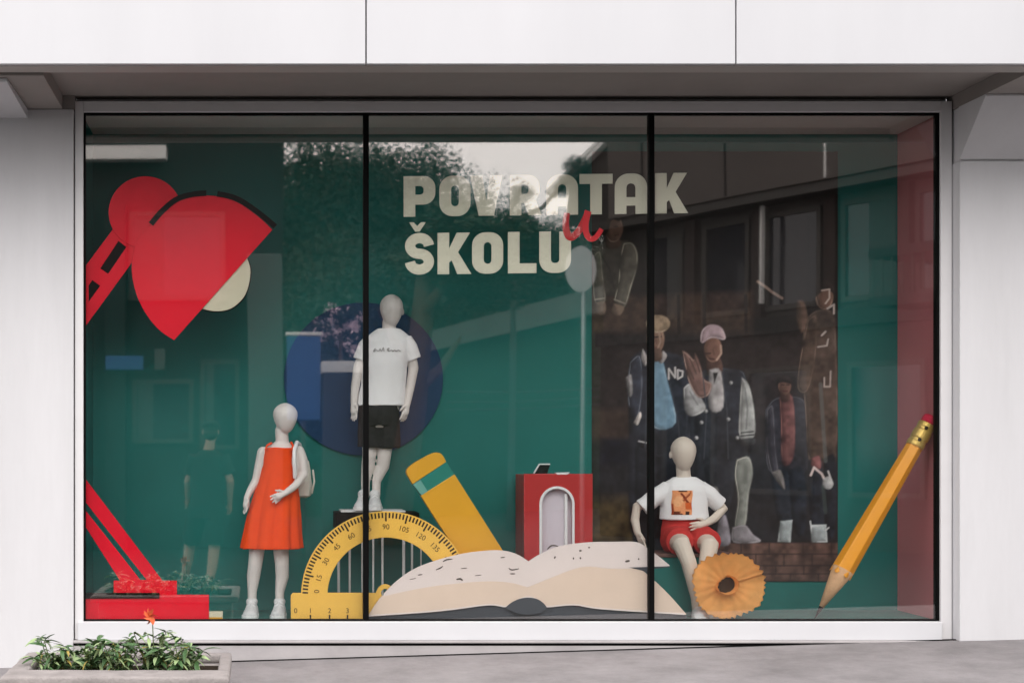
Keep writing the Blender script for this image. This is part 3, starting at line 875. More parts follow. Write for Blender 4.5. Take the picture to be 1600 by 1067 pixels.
# ------------------------------------------------------------------ yellow marker / eraser
er = empty('eraser_cutout', P(740, 900, 0.09), 'tilted ochre eraser shaped cut-out with a teal band and rounded top', 'cutout')
eY, eT = 0.10, 0.06
er_top = [(645, 755)] + spline_pts([(640, 746), (636, 738), (639, 731), (648, 724), (662, 716), (676, 709), (685, 708), (691, 712), (696, 721)], 3)
board('eraser_tip', [er_top], eY, eT, M['ochre'], er, 0.004)
board('band', [[(645.4, 755.5), (696.3, 721.5), (710, 742), (659, 774)]], eY + 0.004, eT - 0.008, M['bandteal'], er, 0.003)
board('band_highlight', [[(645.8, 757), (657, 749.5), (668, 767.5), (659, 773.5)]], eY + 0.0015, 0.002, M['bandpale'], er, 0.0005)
board('sleeve', [[(659, 774.3), (710, 742.3), (815, 908), (764, 940)]], eY, eT, M['ochre'], er, 0.004)

# ------------------------------------------------------------------ red box with arch
rb = empty('red_arch_box', P(872, 968, 0.25), 'red box with an arched lilac opening, behind the open book', 'box')
rY = 0.22
arch_o = [(845.5, 966), (845.5, 787)] + [(870.5 - 25 * math.cos(R(a)), 787 - 25 * math.sin(R(a))) for a in range(8, 180, 8)] + [(895.5, 787), (895.5, 966)]
board('front_panel', [[(820, 967), (820, 741), (925, 741), (925, 967)], arch_o], rY, 0.03, M['redbox'], rb, 0.004)
a, b = P(821, 967, rY), P(924, 742, rY)
box('back_body', a.x, b.x, rY + 0.14, BK - 0.06, FL + 0.001, b.z, M['redbox'], rb, 0.003)
for q0, q1 in ((821, 838), (907, 924)):
    box('side_panel', P(q0, 0, rY).x, P(q1, 0, rY).x, rY + 0.031, rY + 0.139, FL + 0.001, b.z, M['redbox'], rb, 0)
box('top_panel', P(838.5, 0, rY).x, P(906.5, 0, rY).x, rY + 0.031, rY + 0.139, b.z - 0.05, b.z, M['redbox'], rb, 0)
box('arch_back', P(838.6, 0, rY).x, P(906.4, 0, rY).x, rY + 0.036, rY + 0.138, FL + 0.001, b.z - 0.051, M['lilac'], rb, 0)
board('arch_lip', [ribbon([(845, 960), (845, 787)] + [(870.5 - 25.5 * math.cos(R(a)), 787 - 25.5 * math.sin(R(a))) for a in range(8, 180, 8)] + [(896, 787), (896, 960)], 3.0)], rY - 0.006, 0.007, M['white'], rb, 0.002)
box('door_edge', P(883, 0, rY).x, P(887.5, 0, rY).x, rY + 0.012, rY + 0.0355, FL + 0.001, P(0, 771, rY).z, M['white'], rb, 0.003)
sp = empty('black_tablet', P(846, 741, rY + 0.06), 'small glossy black tablet leaning on top of the red box', 'tablet')
board('tablet_body', [[(834, 740.5), (843, 726), (859, 726), (854, 740.5)]], rY + 0.05, 0.02, M['gloss'], sp, 0.003)
board('tablet_rim', [ribbon([(834.5, 739), (843, 725), (859.5, 725)], 1.6)], rY + 0.048, 0.012, M['white'], sp, 0.0008)
o = board('paper_slip', [[(869, 738.5), (890, 738), (886, 741.5), (871, 741.6)]], rY + 0.0, 0.05, M['white'], None, 0.001)
tag(o, 'white paper slip lying on top of the red box', 'paper')

# ------------------------------------------------------------------ open book cut-out
bk = empty('open_book_cutout', P(826, 968, 0.03), 'wide open book cut-out with pale pages standing along the window', 'book')
left_top = spline_pts([(576, 961), (588, 942), (600, 927), (622, 906), (647, 889), (680, 876), (723, 865), (763, 860), (788, 860.5), (808, 866), (826, 877)], 5)
wave_l = spline_pts([(826, 918), (804, 911), (778, 908), (752, 908), (716, 911), (680, 915), (640, 922), (600, 931)], 4)
board('page', [left_top[10:] + wave_l], 0.034, 0.008, M['page'], bk)
low_l = spline_pts([(576, 962), (630, 958), (687, 954), (730, 948), (763, 944.5), (792, 947.5), (808, 938), (826, 932.5)], 4)
board('page_lower', [wave_l[::-1] [0:0] + [(826, 917)] + wave_l[1:] + left_top[:10][::-1] + low_l], 0.034, 0.008, M['pagetan'], bk)
right_top = spline_pts([(826, 877), (838, 869), (850, 863), (868, 855), (886, 851), (923, 847), (960, 846.5), (995, 847), (1011, 856), (1024, 865), (1046, 883)], 5)
wave_r = spline_pts([(1000, 887), (972, 888), (944, 887), (924, 884.5), (906, 886), (886, 892), (866, 900), (846, 908), (826, 916)], 4)
board('page', [right_top + [(1046, 883.5), (1020, 885.5)] + wave_r], 0.034, 0.008, M['page'], bk)
low_r = spline_pts([(826, 932.5), (842, 939), (852, 947.5), (872, 945.5), (897, 944.5), (937, 950.5), (990, 955), (1040, 957.5), (1072, 959.5)], 4)
edge_r = spline_pts([(1072, 959), (1050, 934), (1028, 912), (1004, 891), (1000, 888)], 4)
board('page_lower', [low_r + edge_r + wave_r[1:-1] + [(826, 917)]], 0.0345, 0.008, M['pagetan'], bk)
board('page_gap', [[(984, 886.2), (1046, 884.2), (1046, 885.8), (1012, 889), (1016, 897), (1004, 891)]], 0.0325, 0.002, M['cover'], bk, 0.0004)
cov = [(574, 968)] + [(x, y + 1.5) for x, y in low_l] + [(x, y + 1.5) for x, y in low_r[1:]] + [(1074, 968)]
board('cover', [cov], 0.046, 0.010, M['cover'], bk)
spn = spline_pts([(790, 949), (800, 941), (812, 935.5), (826, 933.5), (840, 936), (850, 943), (854, 949)], 4) + spline_pts([(854, 950), (844, 957), (826, 960), (808, 957.5), (792, 950.5)], 4)
board('spine', [spn], 0.028, 0.006, M['cover'], bk)
board('spine_edge', [ribbon(spline_pts([(576, 961.5), (687, 953.5), (763, 944), (791, 947), (808, 937.5), (826, 932), (842, 938), (853, 947), (897, 944), (937, 950), (1040, 957), (1070, 959)], 4), 2.2)], 0.0315, 0.0015, M['page'], bk, 0.0004)
for pts, wd in (([(692, 877), (698, 874), (707, 873)], 2), ([(681, 890), (688, 887), (692, 884)], 2), ([(653, 898), (660, 897)], 1.6), ([(713, 905), (719, 904), (723, 906.5)], 3),
                ([(782, 871), (789, 870)], 1.6), ([(795, 887), (800, 890), (811, 888)], 2), ([(797, 896), (805, 896)], 1.8), ([(855, 858), (862, 852), (872, 853)], 2.4), ([(866, 870), (868, 871)], 4),
                ([(895, 872), (897, 872)], 3.2), ([(906, 872), (908, 871)], 3.4), ([(905, 860), (909, 860)], 2.6), ([(919, 855), (922, 855)], 2.2), ([(977, 877), (984, 875.5)], 3.4), ([(997, 873), (999, 873)], 3),
                ([(720, 888), (730, 887)], 1.2), ([(742, 899), (752, 898)], 1.0), ([(640, 905), (650, 903)], 1.0)):
    pp = spline_pts(pts, 3)
    wds = [wd * (0.35 + 0.65 * math.sin(PI * (i + 0.5) / len(pp))) for i in range(len(pp))]
    board('ink_mark', [ribbon(pp, wds)], 0.0325, 0.001, M['brownink'], bk, 0.0002)

# ------------------------------------------------------------------ pencil
pen = empty('pencil', P(1273, 968, 0.09), 'giant orange pencil with brass ferrule and pink eraser leaning at the right', 'pencil')
tip, end = P(1272.5, 966.5, 0.10), P(1455, 652, 0.10)
ax = (end - tip)
Ltot = ax.length
ax.normalize()
side = ax.cross(Vector((0, 1, 0))).normalized()
fwd = Vector((0, 1, 0))
def ring(bm, s, r, n=6, rot=0.0):
    c = tip + ax * s * Ltot
    return [bm.verts.new(c + (side * math.cos(2 * PI * j / n + rot) + fwd * math.sin(2 * PI * j / n + rot)) * r) for j in range(n)]
def rings_obj(name, spec, n, m, smth=False, rot=0.3):
    bm = bmesh.new()
    rs = [ring(bm, s, r, n, rot) for s, r in spec]
    for a_, b_ in zip(rs, rs[1:]):
        for j in range(n): bm.faces.new((a_[j], a_[(j + 1) % n], b_[(j + 1) % n], b_[j]))
    bm.faces.new(rs[0]); bm.faces.new(rs[-1])
    o_ = from_bm(name, bm, m, pen, smth)
    return o_
# painted hexagonal body with scalloped lower edge
bm = bmesh.new()
n = 36
def hexr(a, r): 
    k = ((a - 0.3) % (PI / 3)) - PI / 6
    return r * math.cos(PI / 6) / math.cos(k)
prof = []
lo = [0.215 + 0.028 * (1 - abs(math.cos(3 * (2 * PI * j / n - 0.3)))) for j in range(n)]
row0 = []
for j in range(n):
    a_ = 2 * PI * j / n
    c = tip + ax * lo[j] * Ltot
    row0.append(bm.verts.new(c + (side * math.cos(a_) + fwd * math.sin(a_)) * hexr(a_, 0.066)))
row1 = []
for j in range(n):
    a_ = 2 * PI * j / n
    c = tip + ax * 0.86 * Ltot
    row1.append(bm.verts.new(c + (side * math.cos(a_) + fwd * math.sin(a_)) * hexr(a_, 0.049)))
for j in range(n): bm.faces.new((row0[j], row0[(j + 1) % n], row1[(j + 1) % n], row1[j]))
bm.faces.new(row1)
from_bm('painted_barrel', bm, M['pencil'], pen)
rings_obj('wood_cone', [(0.06, 0.014), (0.245, 0.064), (0.25, 0.05)], 24, M['wood'], True)
rings_obj('lead', [(0.0, 0.0015), (0.061, 0.0138), (0.064, 0.010)], 16, M['black'], True)
rings_obj('ferrule', [(0.855, 0.050), (0.86, 0.053), (0.875, 0.053), (0.88, 0.049), (0.89, 0.049), (0.895, 0.053), (0.93, 0.052), (0.935, 0.048), (0.945, 0.048), (0.95, 0.051), (0.965, 0.051), (0.968, 0.046)], 24, M['brass'], False)
rings_obj('eraser', [(0.96, 0.044), (0.99, 0.045), (1.0, 0.042), (1.005, 0.034)], 20, M['rubber'], True)
for s in (0.885, 0.942):
    c = tip + ax * s * Ltot - fwd * 0.0505 + side * 0.012
    bm = bmesh.new()
    ell_bm(bm, c, 0.011, 0.004, 0.011)
    from_bm('dimple', bm, M['ink'], pen, True)

# ------------------------------------------------------------------ pencil shaving
shv = empty('pencil_shaving', P(1139, 968, 0.06), 'giant round orange pencil shaving with a jagged rim, at the seated mannequin feet', 'shaving')
bm = bmesh.new()
c0 = P(1138, 914, 0.046)
k = (D + 0.075) / F
nr, na = 14, 180
rows = []
for i in range(nr + 1):
    f = i / nr
    row = []
    for j in range(na + 1):
        a = 2 * PI * j / na * 1.06 + 0.35
        ja = a + 0.035 * math.sin(5 * a) + 0.02 * math.sin(13 * a)
        zig = abs(((ja * 34 / (2 * PI)) % 1) - 0.5) * 2
        ro = 1.0 - (0.085 + 0.03 * math.sin(4 * a)) * zig * (f ** 8) + 0.02 * math.sin(3 * a + 1) + 0.012 * math.sin(7 * a)
        rin = 0.21 + 0.03 * math.sin(2 * a) + 0.05 * (abs(((a * 11 / (2 * PI)) % 1) - 0.5)) * (1 - f)
        rad = rin + (ro - rin) * f
        y = 0.022 * (1 - f) ** 1.3 + 0.012 * math.sin(3 * a + 0.6) * f + 0.010 * math.sin(5 * a + 2) * f * f + 0.012 * (j / na) - 0.012 * f * f + 0.006 * math.sin(17 * a) * f * (1 - f)
        row.append(bm.verts.new((c0.x + rad * 60 * k * math.cos(a), c0.y + y, c0.z + rad * 53.5 * k * math.sin(a))))
    rows.append(row)
for i in range(nr):
    for j in range(na):
        bm.faces.new((rows[i][j], rows[i][j + 1], rows[i + 1][j + 1], rows[i + 1][j]))
bmesh.ops.solidify(bm, geom=bm.faces[:], thickness=0.004)
from_bm('shaving_curl', bm, M['shaving'], shv, True)
bm = bmesh.new()      # the inner roll around the hole
rows = []
for i in range(6):
    row = []
    for j in range(61):
        a = 2 * PI * j / 60 * 0.93 + 1.9
        zig = abs(((a * 12 / (2 * PI)) % 1) - 0.5) * 2
        r = (14 + 6 * (j / 60)) * k * (1 - 0.12 * (i / 5)) 
        row.append(bm.verts.new((c0.x - 4 * k + r * math.cos(a), c0.y - 0.022 + 0.012 * i - (0.012 * zig if i == 0 else 0), c0.z + r * 0.82 * math.sin(a))))
    rows.append(row)
for i in range(5):
    for j in range(60): bm.faces.new((rows[i][j], rows[i][j + 1], rows[i + 1][j + 1], rows[i + 1][j]))
bmesh.ops.solidify(bm, geom=bm.faces[:], thickness=0.003)
from_bm('inner_roll', bm, M['shaving'], shv, True)
bm = bmesh.new()
ell_bm(bm, (c0.x - 3 * k, c0.y + .034, c0.z), 19 * k, .006, 16 * k)
from_bm('dark_core', bm, mat('dark_core_wood', (.05, .03, .018), .8, .1, var=.3, vscale=30), shv, True)

# ------------------------------------------------------------------ mannequins
def head_bm(bm, top, chin, cx_, y, wd, turn=0.0, lean=0.0, ear=0, dep=1.2):
    """egg head between heights top and chin"""
    h = top - chin
    prof = [(0.0, .22), (0.05, .42), (0.14, .60), (0.27, .78), (0.42, .92), (0.57, 1.0), (0.70, .98), (0.82, .84), (0.91, .62), (0.97, .36), (1.0, .12)]
    sx, sy = math.sin(R(turn)), math.cos(R(turn))
    rs = []
    n_ = 20
    for f, r in prof:
        off = (1 - f) ** 1.5 * 0.16 * wd            # chin forward of the skull
        cxx = cx_ + lean * (f - 0.3) * h + sx * off
        cyy = y - sy * off
        row = []
        for j in range(n_):
            a = 2 * PI * j / n_
            u, v = r * wd * math.cos(a), r * wd * dep * math.sin(a)
            row.append(bm.verts.new((cxx + u * sy - v * -sx * -1, cyy + u * sx * 0.0 + v * sy + u * sx, chin + f * h)))
        rs.append(row)
    for a, b in zip(rs, rs[1:]):
        for j in range(n_): bm.faces.new((a[j], a[(j + 1) % n_], b[(j + 1) % n_], b[j]))
    bm.faces.new(rs[0][::-1]); bm.faces.new(rs[-1])
    if ear:
        ell_bm(bm, (cx_ + ear * wd * 1.0, y + 0.012, chin + 0.46 * h), 0.008, 0.014, 0.022)

def hand_bm(bm, wst, d, s, sz=1.0, curl=0.35, spread=1.0):
    """palm, four fingers and a thumb; d finger direction, s towards the thumb"""
    d = Vector(d).normalized()
    s = Vector(s)
    s = (s - d * s.dot(d)).normalized()
    nrm = d.cross(s)
    wst = Vector(wst)
    tube_bm(bm, [wst, wst + d * 0.03 * sz, wst + d * 0.062 * sz], [0.018 * sz, 0.024 * sz, 0.026 * sz], 10)
    for i, (o_, L) in enumerate(((0.024, .058), (0.008, .066), (-0.008, .061), (-0.023, .047))):
        b = wst + d * 0.06 * sz + s * o_ * sz
        dd_ = (d + s * (o_ * 5 * spread)).normalized()
        c1 = curl * (0.8 + 0.12 * i)
        p1 = b + dd_ * L * 0.45 * sz
        d2 = (dd_ + nrm * c1).normalized()
        p2 = p1 + d2 * L * 0.32 * sz
        d3 = (dd_ + nrm * c1 * 2).normalized()
        p3 = p2 + d3 * L * 0.26 * sz
        tube_bm(bm, [b, p1, p2, p3], [0.0088 * sz, 0.0082 * sz, 0.0074 * sz, 0.006 * sz], 8)
    b = wst + d * 0.018 * sz + s * 0.016 * sz
    p1 = b + (d * 0.6 + s * 0.8).normalized() * 0.03 * sz
    p2 = p1 + (d * 0.9 + s * 0.35 + nrm * 0.3).normalized() * 0.03 * sz
    tube_bm(bm, [b, p1, p2], [0.011 * sz, 0.0095 * sz, 0.007 * sz], 8)

def shoe(parent, heel, toe_dir, L, wd, m_up, m_sole, ankle_h=0.075):
    """sneaker: upper with collar and toe box (one mesh), sole below it"""
    t_ = Vector(toe_dir).normalized()
    sd = t_.cross(Vector((0, 0, 1)))
    h = Vector(heel)
    bm = bmesh.new()
    spec = [(0.0, .30, .55), (0.10, .42, .95), (0.28, .46, 1.0), (0.42, .47, .82), (0.58, .50, .60), (0.74, .52, .46), (0.90, .44, .36), (1.0, .22, .22)]
    n_ = 16
    rs = []
    for f, w_, hh in spec:
        c = h + t_ * f * L
        row = []
        for j in range(n_):
            a = 2 * PI * j / n_
            x = w_ * wd * math.cos(a)
            z = math.sin(a)
            z = (z * hh * ankle_h) if z > 0 else z * 0.004
            row.append(bm.verts.new(c + sd * x * (1 - 0.25 * max(0, math.sin(a)) ** 2) + Vector((0, 0, 0.018 + z))))
        rs.append(row)
    for a, b in zip(rs, rs[1:]):
        for j in range(n_): bm.faces.new((a[j], a[(j + 1) % n_], b[(j + 1) % n_], b[j]))
    bm.faces.new(rs[0][::-1]); bm.faces.new(rs[-1])
    ell_bm(bm, h + t_ * 0.24 * L + Vector((0, 0, ankle_h * 0.95)), wd * .40, wd * .46, 0.028)
    u = solid('shoe', bm, m_up, parent, 0.005, 2)
    out = [h + t_ * f * L + sd * wd * w_ * s for s in (1,) for f, w_ in ((-.02, .2), (.06, .42), (.3, .48), (.6, .53), (.8, .54), (.95, .42), (1.03, .15))]
    out += [h + t_ * f * L - sd * wd * w_ for f, w_ in ((1.03, .15), (.95, .42), (.8, .54), (.6, .53), (.3, .48), (.06, .42), (-.02, .2))]
    bm = bmesh.new()
    lo_ = [bm.verts.new(p) for p in out]
    hi_ = [bm.verts.new(p + Vector((0, 0, 0.02))) for p in out]
    bm.faces.new(lo_[::-1]); bm.faces.new(hi_)
    for j in range(len(out)): bm.faces.new((lo_[j], lo_[(j + 1) % len(out)], hi_[(j + 1) % len(out)], hi_[j]))
    from_bm('sole', bm, m_sole, u)
    bm = bmesh.new()
    for f in (0.36, 0.46, 0.56):
        c = h + t_ * f * L
        zt = 0.02 + ankle_h * {0.36: .92, 0.46: .78, 0.56: .64}[f]
        tube_bm(bm, [c - sd * wd * .26 + Vector((0, 0, zt - 0.012)), c + Vector((0, 0, zt + 0.002)), c + sd * wd * .26 + Vector((0, 0, zt - 0.012))], [0.0035] * 3, 6)
    from_bm('lace', bm, m_sole, u, True)
    return u

def drape(shirt, name, fpts, m, tri=None, cols=None, off=0.003):
    """print laid on the front of a garment: pixel grid rows of points -> mesh"""
    bvh = BVHTree.FromObject(shirt, bpy.context.evaluated_depsgraph_get())
    base_ = shirt.matrix_world.inverted()
    nrow, ncol = len(fpts), len(fpts[0])
    vs_ = []
    for row in fpts:
        for (x, y) in row:
            q = P(x, y, 0.3)
            o_ = Vector((0, -D, CAMZ))
            dr = (q - o_).normalized()
            hit = bvh.ray_cast(shirt.matrix_world.inverted() @ o_, dr)
            p_ = (shirt.matrix_world @ hit[0]) if hit[0] is not None else q
            vs_.append(p_ - dr * off)
    fs_ = [(j * ncol + i, j * ncol + i + 1, (j + 1) * ncol + i + 1, (j + 1) * ncol + i) for j in range(nrow - 1) for i in range(ncol - 1)]
    o_ = mesh(name, vs_, fs_, m, None, True)
    if cols is not None:
        a_ = o_.data.color_attributes.new('ink', 'FLOAT_COLOR', 'POINT')
        a_.data.foreach_set('color', np.concatenate([np.array(cols).reshape(-1, 3), np.ones((nrow * ncol, 1))], 1).ravel())
    th = shirt.parent
    o_.parent = shirt
    b_ = Vector((0, 0, 0)); p_ = shirt
    while p_ is not None:
        b_ += p_.location; p_ = p_.parent
    o_.location = -b_
    return o_

# --- girl in the orange dress
gY = 0.24
def G(x, y, dy=0.0): return P(x, y, gY + dy)
girl = empty('girl_mannequin', (G(417, 965).x, gY, FL), 'girl mannequin in an orange-red pinafore dress with a white backpack', 'mannequin')
bm = bmesh.new()
head_bm(bm, G(0, 629.5).z, G(0, 676).z, G(445.5, 0).x, gY, 0.0735, turn=18, ear=0, dep=1.12)
tube_bm(bm, [G(440, 672, 0.012), G(441, 690, 0.014), G(440, 712, 0.014)], [0.040, 0.040, 0.052], 14)
loft_bm(bm, [(G(438, 0).x, gY + .01, G(0, 845).z, .06, .05), (G(430, 0).x, gY + .01, G(0, 820).z, .135, .085), (G(436, 0).x, gY + .01, G(0, 760).z, .105, .075), (G(438, 0).x, gY + .01, G(0, 725).z, .118, .075),
             (G(439, 0).x, gY + .012, G(0, 706).z, .118, .062), (G(440, 0).x, gY + .014, G(0, 696).z, .075, .05), (G(440, 0).x, gY + .014, G(0, 690).z, .04, .04)])
tube_bm(bm, [G(411, 707, .01), G(407, 722, .015), G(401, 750, .02), G(390, 768, 0.0), G(385, 779, -.015)], [.037, .032, .029, .022, .018], 12)
hand_bm(bm, G(386, 777, -.015), (-0.10, -0.25, -1), (0.3, -0.9, 0.1), 0.82, 0.25)
tube_bm(bm, [G(466, 705, .01), G(472, 718, .0), G(474, 741, -.02), G(462, 758, -.08), G(446, 770, -.125)], [.038, .034, .030, .024, .019], 12)
hand_bm(bm, G(447, 769, -.125), (-0.92, -0.1, -0.52), (0.25, -0.2, 0.9), 0.82, -0.15, 1.6)
for x0_, x1_, x2_, yf in ((402, 396, 394, 940), (440, 441, 437, 942)):
    tube_bm(bm, [G(x0_, 835, 0), G(x0_ - 1, 862, 0), G((x0_ + x1_) / 2, 880, -.004), G(x1_, 900, .012), G(x2_, 925, .012), G(x2_, 950, 0.01)], [.056, .047, .043, .041, .028, .025], 14)
solid('body', bm, M['skin'], girl, 0.0045, 3)
bm = bmesh.new()
def pleat(i, a):
    k_ = max(0, (i - 2) / 5)
    return 1 + 0.22 * k_ ** 0.7 * (abs(math.sin(4.5 * a + 0.5)) - 0.5) + 0.03 * k_ * math.sin(4 * a)
rows = [(699.5, 437, 24.5, .078), (716, 436, 26.5, .083), (738, 435.5, 28.5, .088), (752, 434.5, 30.5, .092), (775, 431.5, 35, .103), (805, 428, 40, .118), (835, 425.5, 43.5, .13), (856.5, 424.5, 46, .137)]
loft_bm(bm, [(G(cx_, 0).x, gY + .008, G(0, y).z, hw / 260, ry) for y, cx_, hw, ry in rows], 90, pleat)
dr = solid('dress', bm, M['dress'], girl, 0.0045, 1, 0.004, 13)
for xa, xb, ya in ((417, 424, 692), (458, 455, 691)):
    bm = bmesh.new()
    tube_bm(bm, [G(xa - 2, 702, -.072), G(xa, 696, -.045), G(xb, ya, -.01), G(xb, ya + 3, .05)], [.0065] * 4, 6)
    from_bm('shoulder_strap', bm, M['dress'], dr, True)
bp = empty('backpack', G(480, 778, .15), 'white backpack hanging behind the girl mannequin shoulder', 'backpack')
bm = bmesh.new()
loft_bm(bm, [(G(463, 0).x, gY + .16, G(0, y).z, w_, d_) for y, w_, d_ in ((779, .07, .03), (775, .096, .055), (755, .1, .062), (732, .096, .06), (720, .085, .05), (716, .055, .03))], 20)
solid('bag_body', bm, M['bag'], bp, 0.006, 3, 0.006, 14)
bm = bmesh.new()
tube_bm(bm, [G(461, 745, -.075), G(460, 720, -.085), G(460, 702, -.07), G(464, 691, -.02), G(468, 694, .04), G(470, 712, .10)], [.0125] * 6, 8)
from_bm('bag_strap', bm, M['white'], bp, True)
bm = bmesh.new()
tube_bm(bm, [G(487, 770, .12), G(491, 752, .10), G(489, 735, .12)], [.007] * 3, 6)
from_bm('side_strap', bm, M['bag'], bp, True)
bm = bmesh.new()
bm_box(bm, G(452, 0).x, G(484, 0).x, gY + .09, gY + .105, G(0, 776).z, G(0, 752).z, .006)
from_bm('front_pocket', bm, M['bag'], bp)
for x_, td in ((395, (-0.12, -1, 0)), (438, (-0.10, -1, 0))):
    shoe(girl, (G(x_, 0).x, gY + .055, FL + .001), td, 0.185, 0.092, M['sneaker'], M['white'], .095)

# --- boy in white T-shirt on the pedestal
bY = 0.37
def B(x, y, dy=0.0): return P(x, y, bY + dy)
boy = empty('boy_mannequin', (B(577, 793).x, bY, pt.z), 'standing boy mannequin in white T-shirt and black shorts on the pedestal', 'mannequin')
bm = bmesh.new()
head_bm(bm, B(0, 460).z, B(0, 510).z, B(611.5, 0).x, bY, 0.071, turn=6, ear=1, dep=1.15)
tube_bm(bm, [B(608, 504, .01), B(608, 516, .012), B(607, 534, .012)], [.042, .043, .055], 14)
loft_bm(bm, [(B(592, 0).x, bY, B(0, 668).z, .09, .07), (B(593, 0).x, bY, B(0, 640).z, .12, .08), (B(599, 0).x, bY, B(0, 600).z, .11, .075), (B(603, 0).x, bY, B(0, 550).z, .12, .078), (B(606, 0).x, bY, B(0, 527).z, .13, .06), (B(607, 0).x, bY, B(0, 518).z, .06, .045)])
tube_bm(bm, [B(582, 536), B(569, 552), B(560, 575, .01), B(555, 605, .0), B(553, 630, -.02)], [.040, .036, .032, .027, .021], 12)
hand_bm(bm, B(553, 628, -.02), (0.03, -0.1, -1), (0.45, -0.9, 0), 0.92, 0.2)
tube_bm(bm, [B(630, 536), B(641, 552), B(646, 575, .01), B(641, 605, .0), B(636, 632, -.02)], [.040, .036, .032, .027, .021], 12)
hand_bm(bm, B(636, 630, -.02), (-0.22, -0.1, -1), (-0.6, -0.8, 0), 0.92, 0.2, 1.5)
for x0_, x1_, x2_ in ((578, 575, 571), (602, 598, 588)):
    tube_bm(bm, [B(x0_, 665), B(x0_, 690), B(x0_ * .6 + x1_ * .4, 712, -.004), B(x1_, 728, .012), B(x2_, 752, .012), B(x2_, 775, .01)], [.060, .050, .042, .041, .028, .025], 14)
solid('body', bm, M['skin'], boy, 0.0045, 3)
bm = bmesh.new()
rows = [(634, 595, 37, .098), (622, 596, 36.5, .097), (600, 599.5, 35, .094), (575, 602, 34.5, .096), (550, 604, 35, .098), (534, 606, 35.5, .09), (525, 607, 32, .075), (518, 607.5, 23, .062), (513.5, 608, 17, .052)]
loft_bm(bm, [(B(cx_, 0).x, bY + .002, B(0, y).z, hw / 256.5, ry) for y, cx_, hw, ry in rows], 40)
for pts in ([B(583, 531), B(572, 543), B(564, 563, .004)], [B(631, 531), B(639, 543), B(646, 562, .004)]):
    tube_bm(bm, pts, [.052, .052, .049], 16, cap=False)
tee = solid('t_shirt', bm, M['tee'], boy, 0.0045, 2, 0.006, 10)
bm = bmesh.new()
tube_bm(bm, [(B(608, 0).x + .07 * math.cos(R(a)), bY + .004 + .055 * math.sin(R(a)), B(0, 516 + 4.5 * math.sin(R(-a))).z + (0.0)) for a in range(180, 361, 15)], [.005] * 13, 6)
from_bm('neckband', bm, M['shortsblack'], tee, True)
scr = []
for pts in ([(583, 549), (587, 544), (584, 550), (588, 547), (591, 549)], [(592, 549), (594, 545), (596, 549), (599, 543), (600, 549)], [(607, 549), (605, 546), (608, 544), (607, 549), (612, 547), (614, 550)], [(614, 549), (617, 547), (619, 549), (622, 547), (626, 549)]):
    c = spline_pts(pts, 3)
    rb_ = ribbon(c, 1.6)
    h_ = len(rb_) // 2
    drape(tee, 'script_print', [rb_[:h_], rb_[h_:][::-1]], M['greyink'])
bm = bmesh.new()
loft_bm(bm, [(B(592, 0).x, bY, B(0, y).z, w_, d_) for y, w_, d_ in ((665, .115, .09), (650, .125, .1), (634, .122, .095), (626, .118, .09))], 30)
for xa, xb in ((578, 577), (606, 606)):
    tube_bm(bm, [B(xa, 645), B((xa + xb) / 2, 672), B(xb, 699)], [.074, .077, .078], 18, cap=False)
solid('shorts', bm, M['shortsblack'], boy, 0.005, 2, 0.008, 12)
for x_, td in ((570, (-0.22, -1, 0)), (586.5, (-0.06, -1, 0))):
    shoe(boy, (B(x_, 0).x, bY + .05, pt.z + .001), td, 0.19, 0.085, M['sneaker'], M['white'], .10)

# --- seated mannequin
sY = 0.43
def S(x, y, dy=0.0): return P(x, y, sY + dy)
seat_z = S(0, 862).z
bx = empty('green_seat_block', (S(1080, 0).x, 0.4, FL), 'dark green block with a brown top used as a seat', 'block')
box('block_body', S(1008, 0).x, S(1135, 0).x, 0.27, BK - 0.03, FL + .001, seat_z - .022, M['teal'], bx, .004)
box('block_top', S(1006, 0).x, S(1137, 0).x, 0.262, BK - 0.025, seat_z - .021, seat_z, mat('seat_brown', (.16, .085, .07), .6, .3, var=.1), bx, .004)
sit = empty('seated_mannequin', (S(1072, 0).x, sY, seat_z), 'seated child mannequin in white printed T-shirt and red shorts', 'mannequin')
bm = bmesh.new()
head_bm(bm, S(0, 682).z, S(0, 735).z, S(1066, 0).x, sY - .02, 0.075, turn=12, ear=-1, dep=1.1)
tube_bm(bm, [S(1067, 728, -.01), S(1068, 742, -.005), S(1069, 760, 0)], [.043, .043, .056], 14)
loft_bm(bm, [(S(1069, 0).x, sY + .01, S(0, 860).z, .10, .08), (S(1069, 0).x, sY + .01, S(0, 840).z, .125, .09), (S(1069, 0).x, sY + .01, S(0, 805).z, .112, .075), (S(1069, 0).x, sY + .005, S(0, 772).z, .12, .078), (S(1069, 0).x, sY, S(0, 754).z, .128, .06), (S(1069, 0).x, sY, S(0, 746).z, .06, .045)])
tube_bm(bm, [S(1046, 768), S(1020, 779, .01), S(995, 792, .02), S(992, 812, .01), S(996, 832, -.02)], [.042, .037, .030, .027, .022], 12)
hand_bm(bm, S(996, 831, -.02), (0.42, -0.15, -0.9), (0.2, -1, -0.2), 0.92, 0.2)
tube_bm(bm, [S(1092, 768), S(1114, 778, .01), S(1130, 795, .0), S(1116, 810, -.06), S(1104, 817, -.10)], [.042, .037, .030, .026, .021], 12)
hand_bm(bm, S(1105, 816, -.10), (-0.93, -0.15, -0.33), (0.15, -0.2, 0.95), 0.92, 0.1, 1.6)
kneeL, kneeR = S(1064, 849, -.27), S(1109, 851, -.25)
tube_bm(bm, [S(1054, 845, 0), S(1060, 846, -.13), kneeL, S(1076, 878, -.275), S(1083, 905, -.27), S(1088, 935, -.26), S(1089, 958, -.26)], [.072, .066, .053, .046, .044, .032, .028], 14)
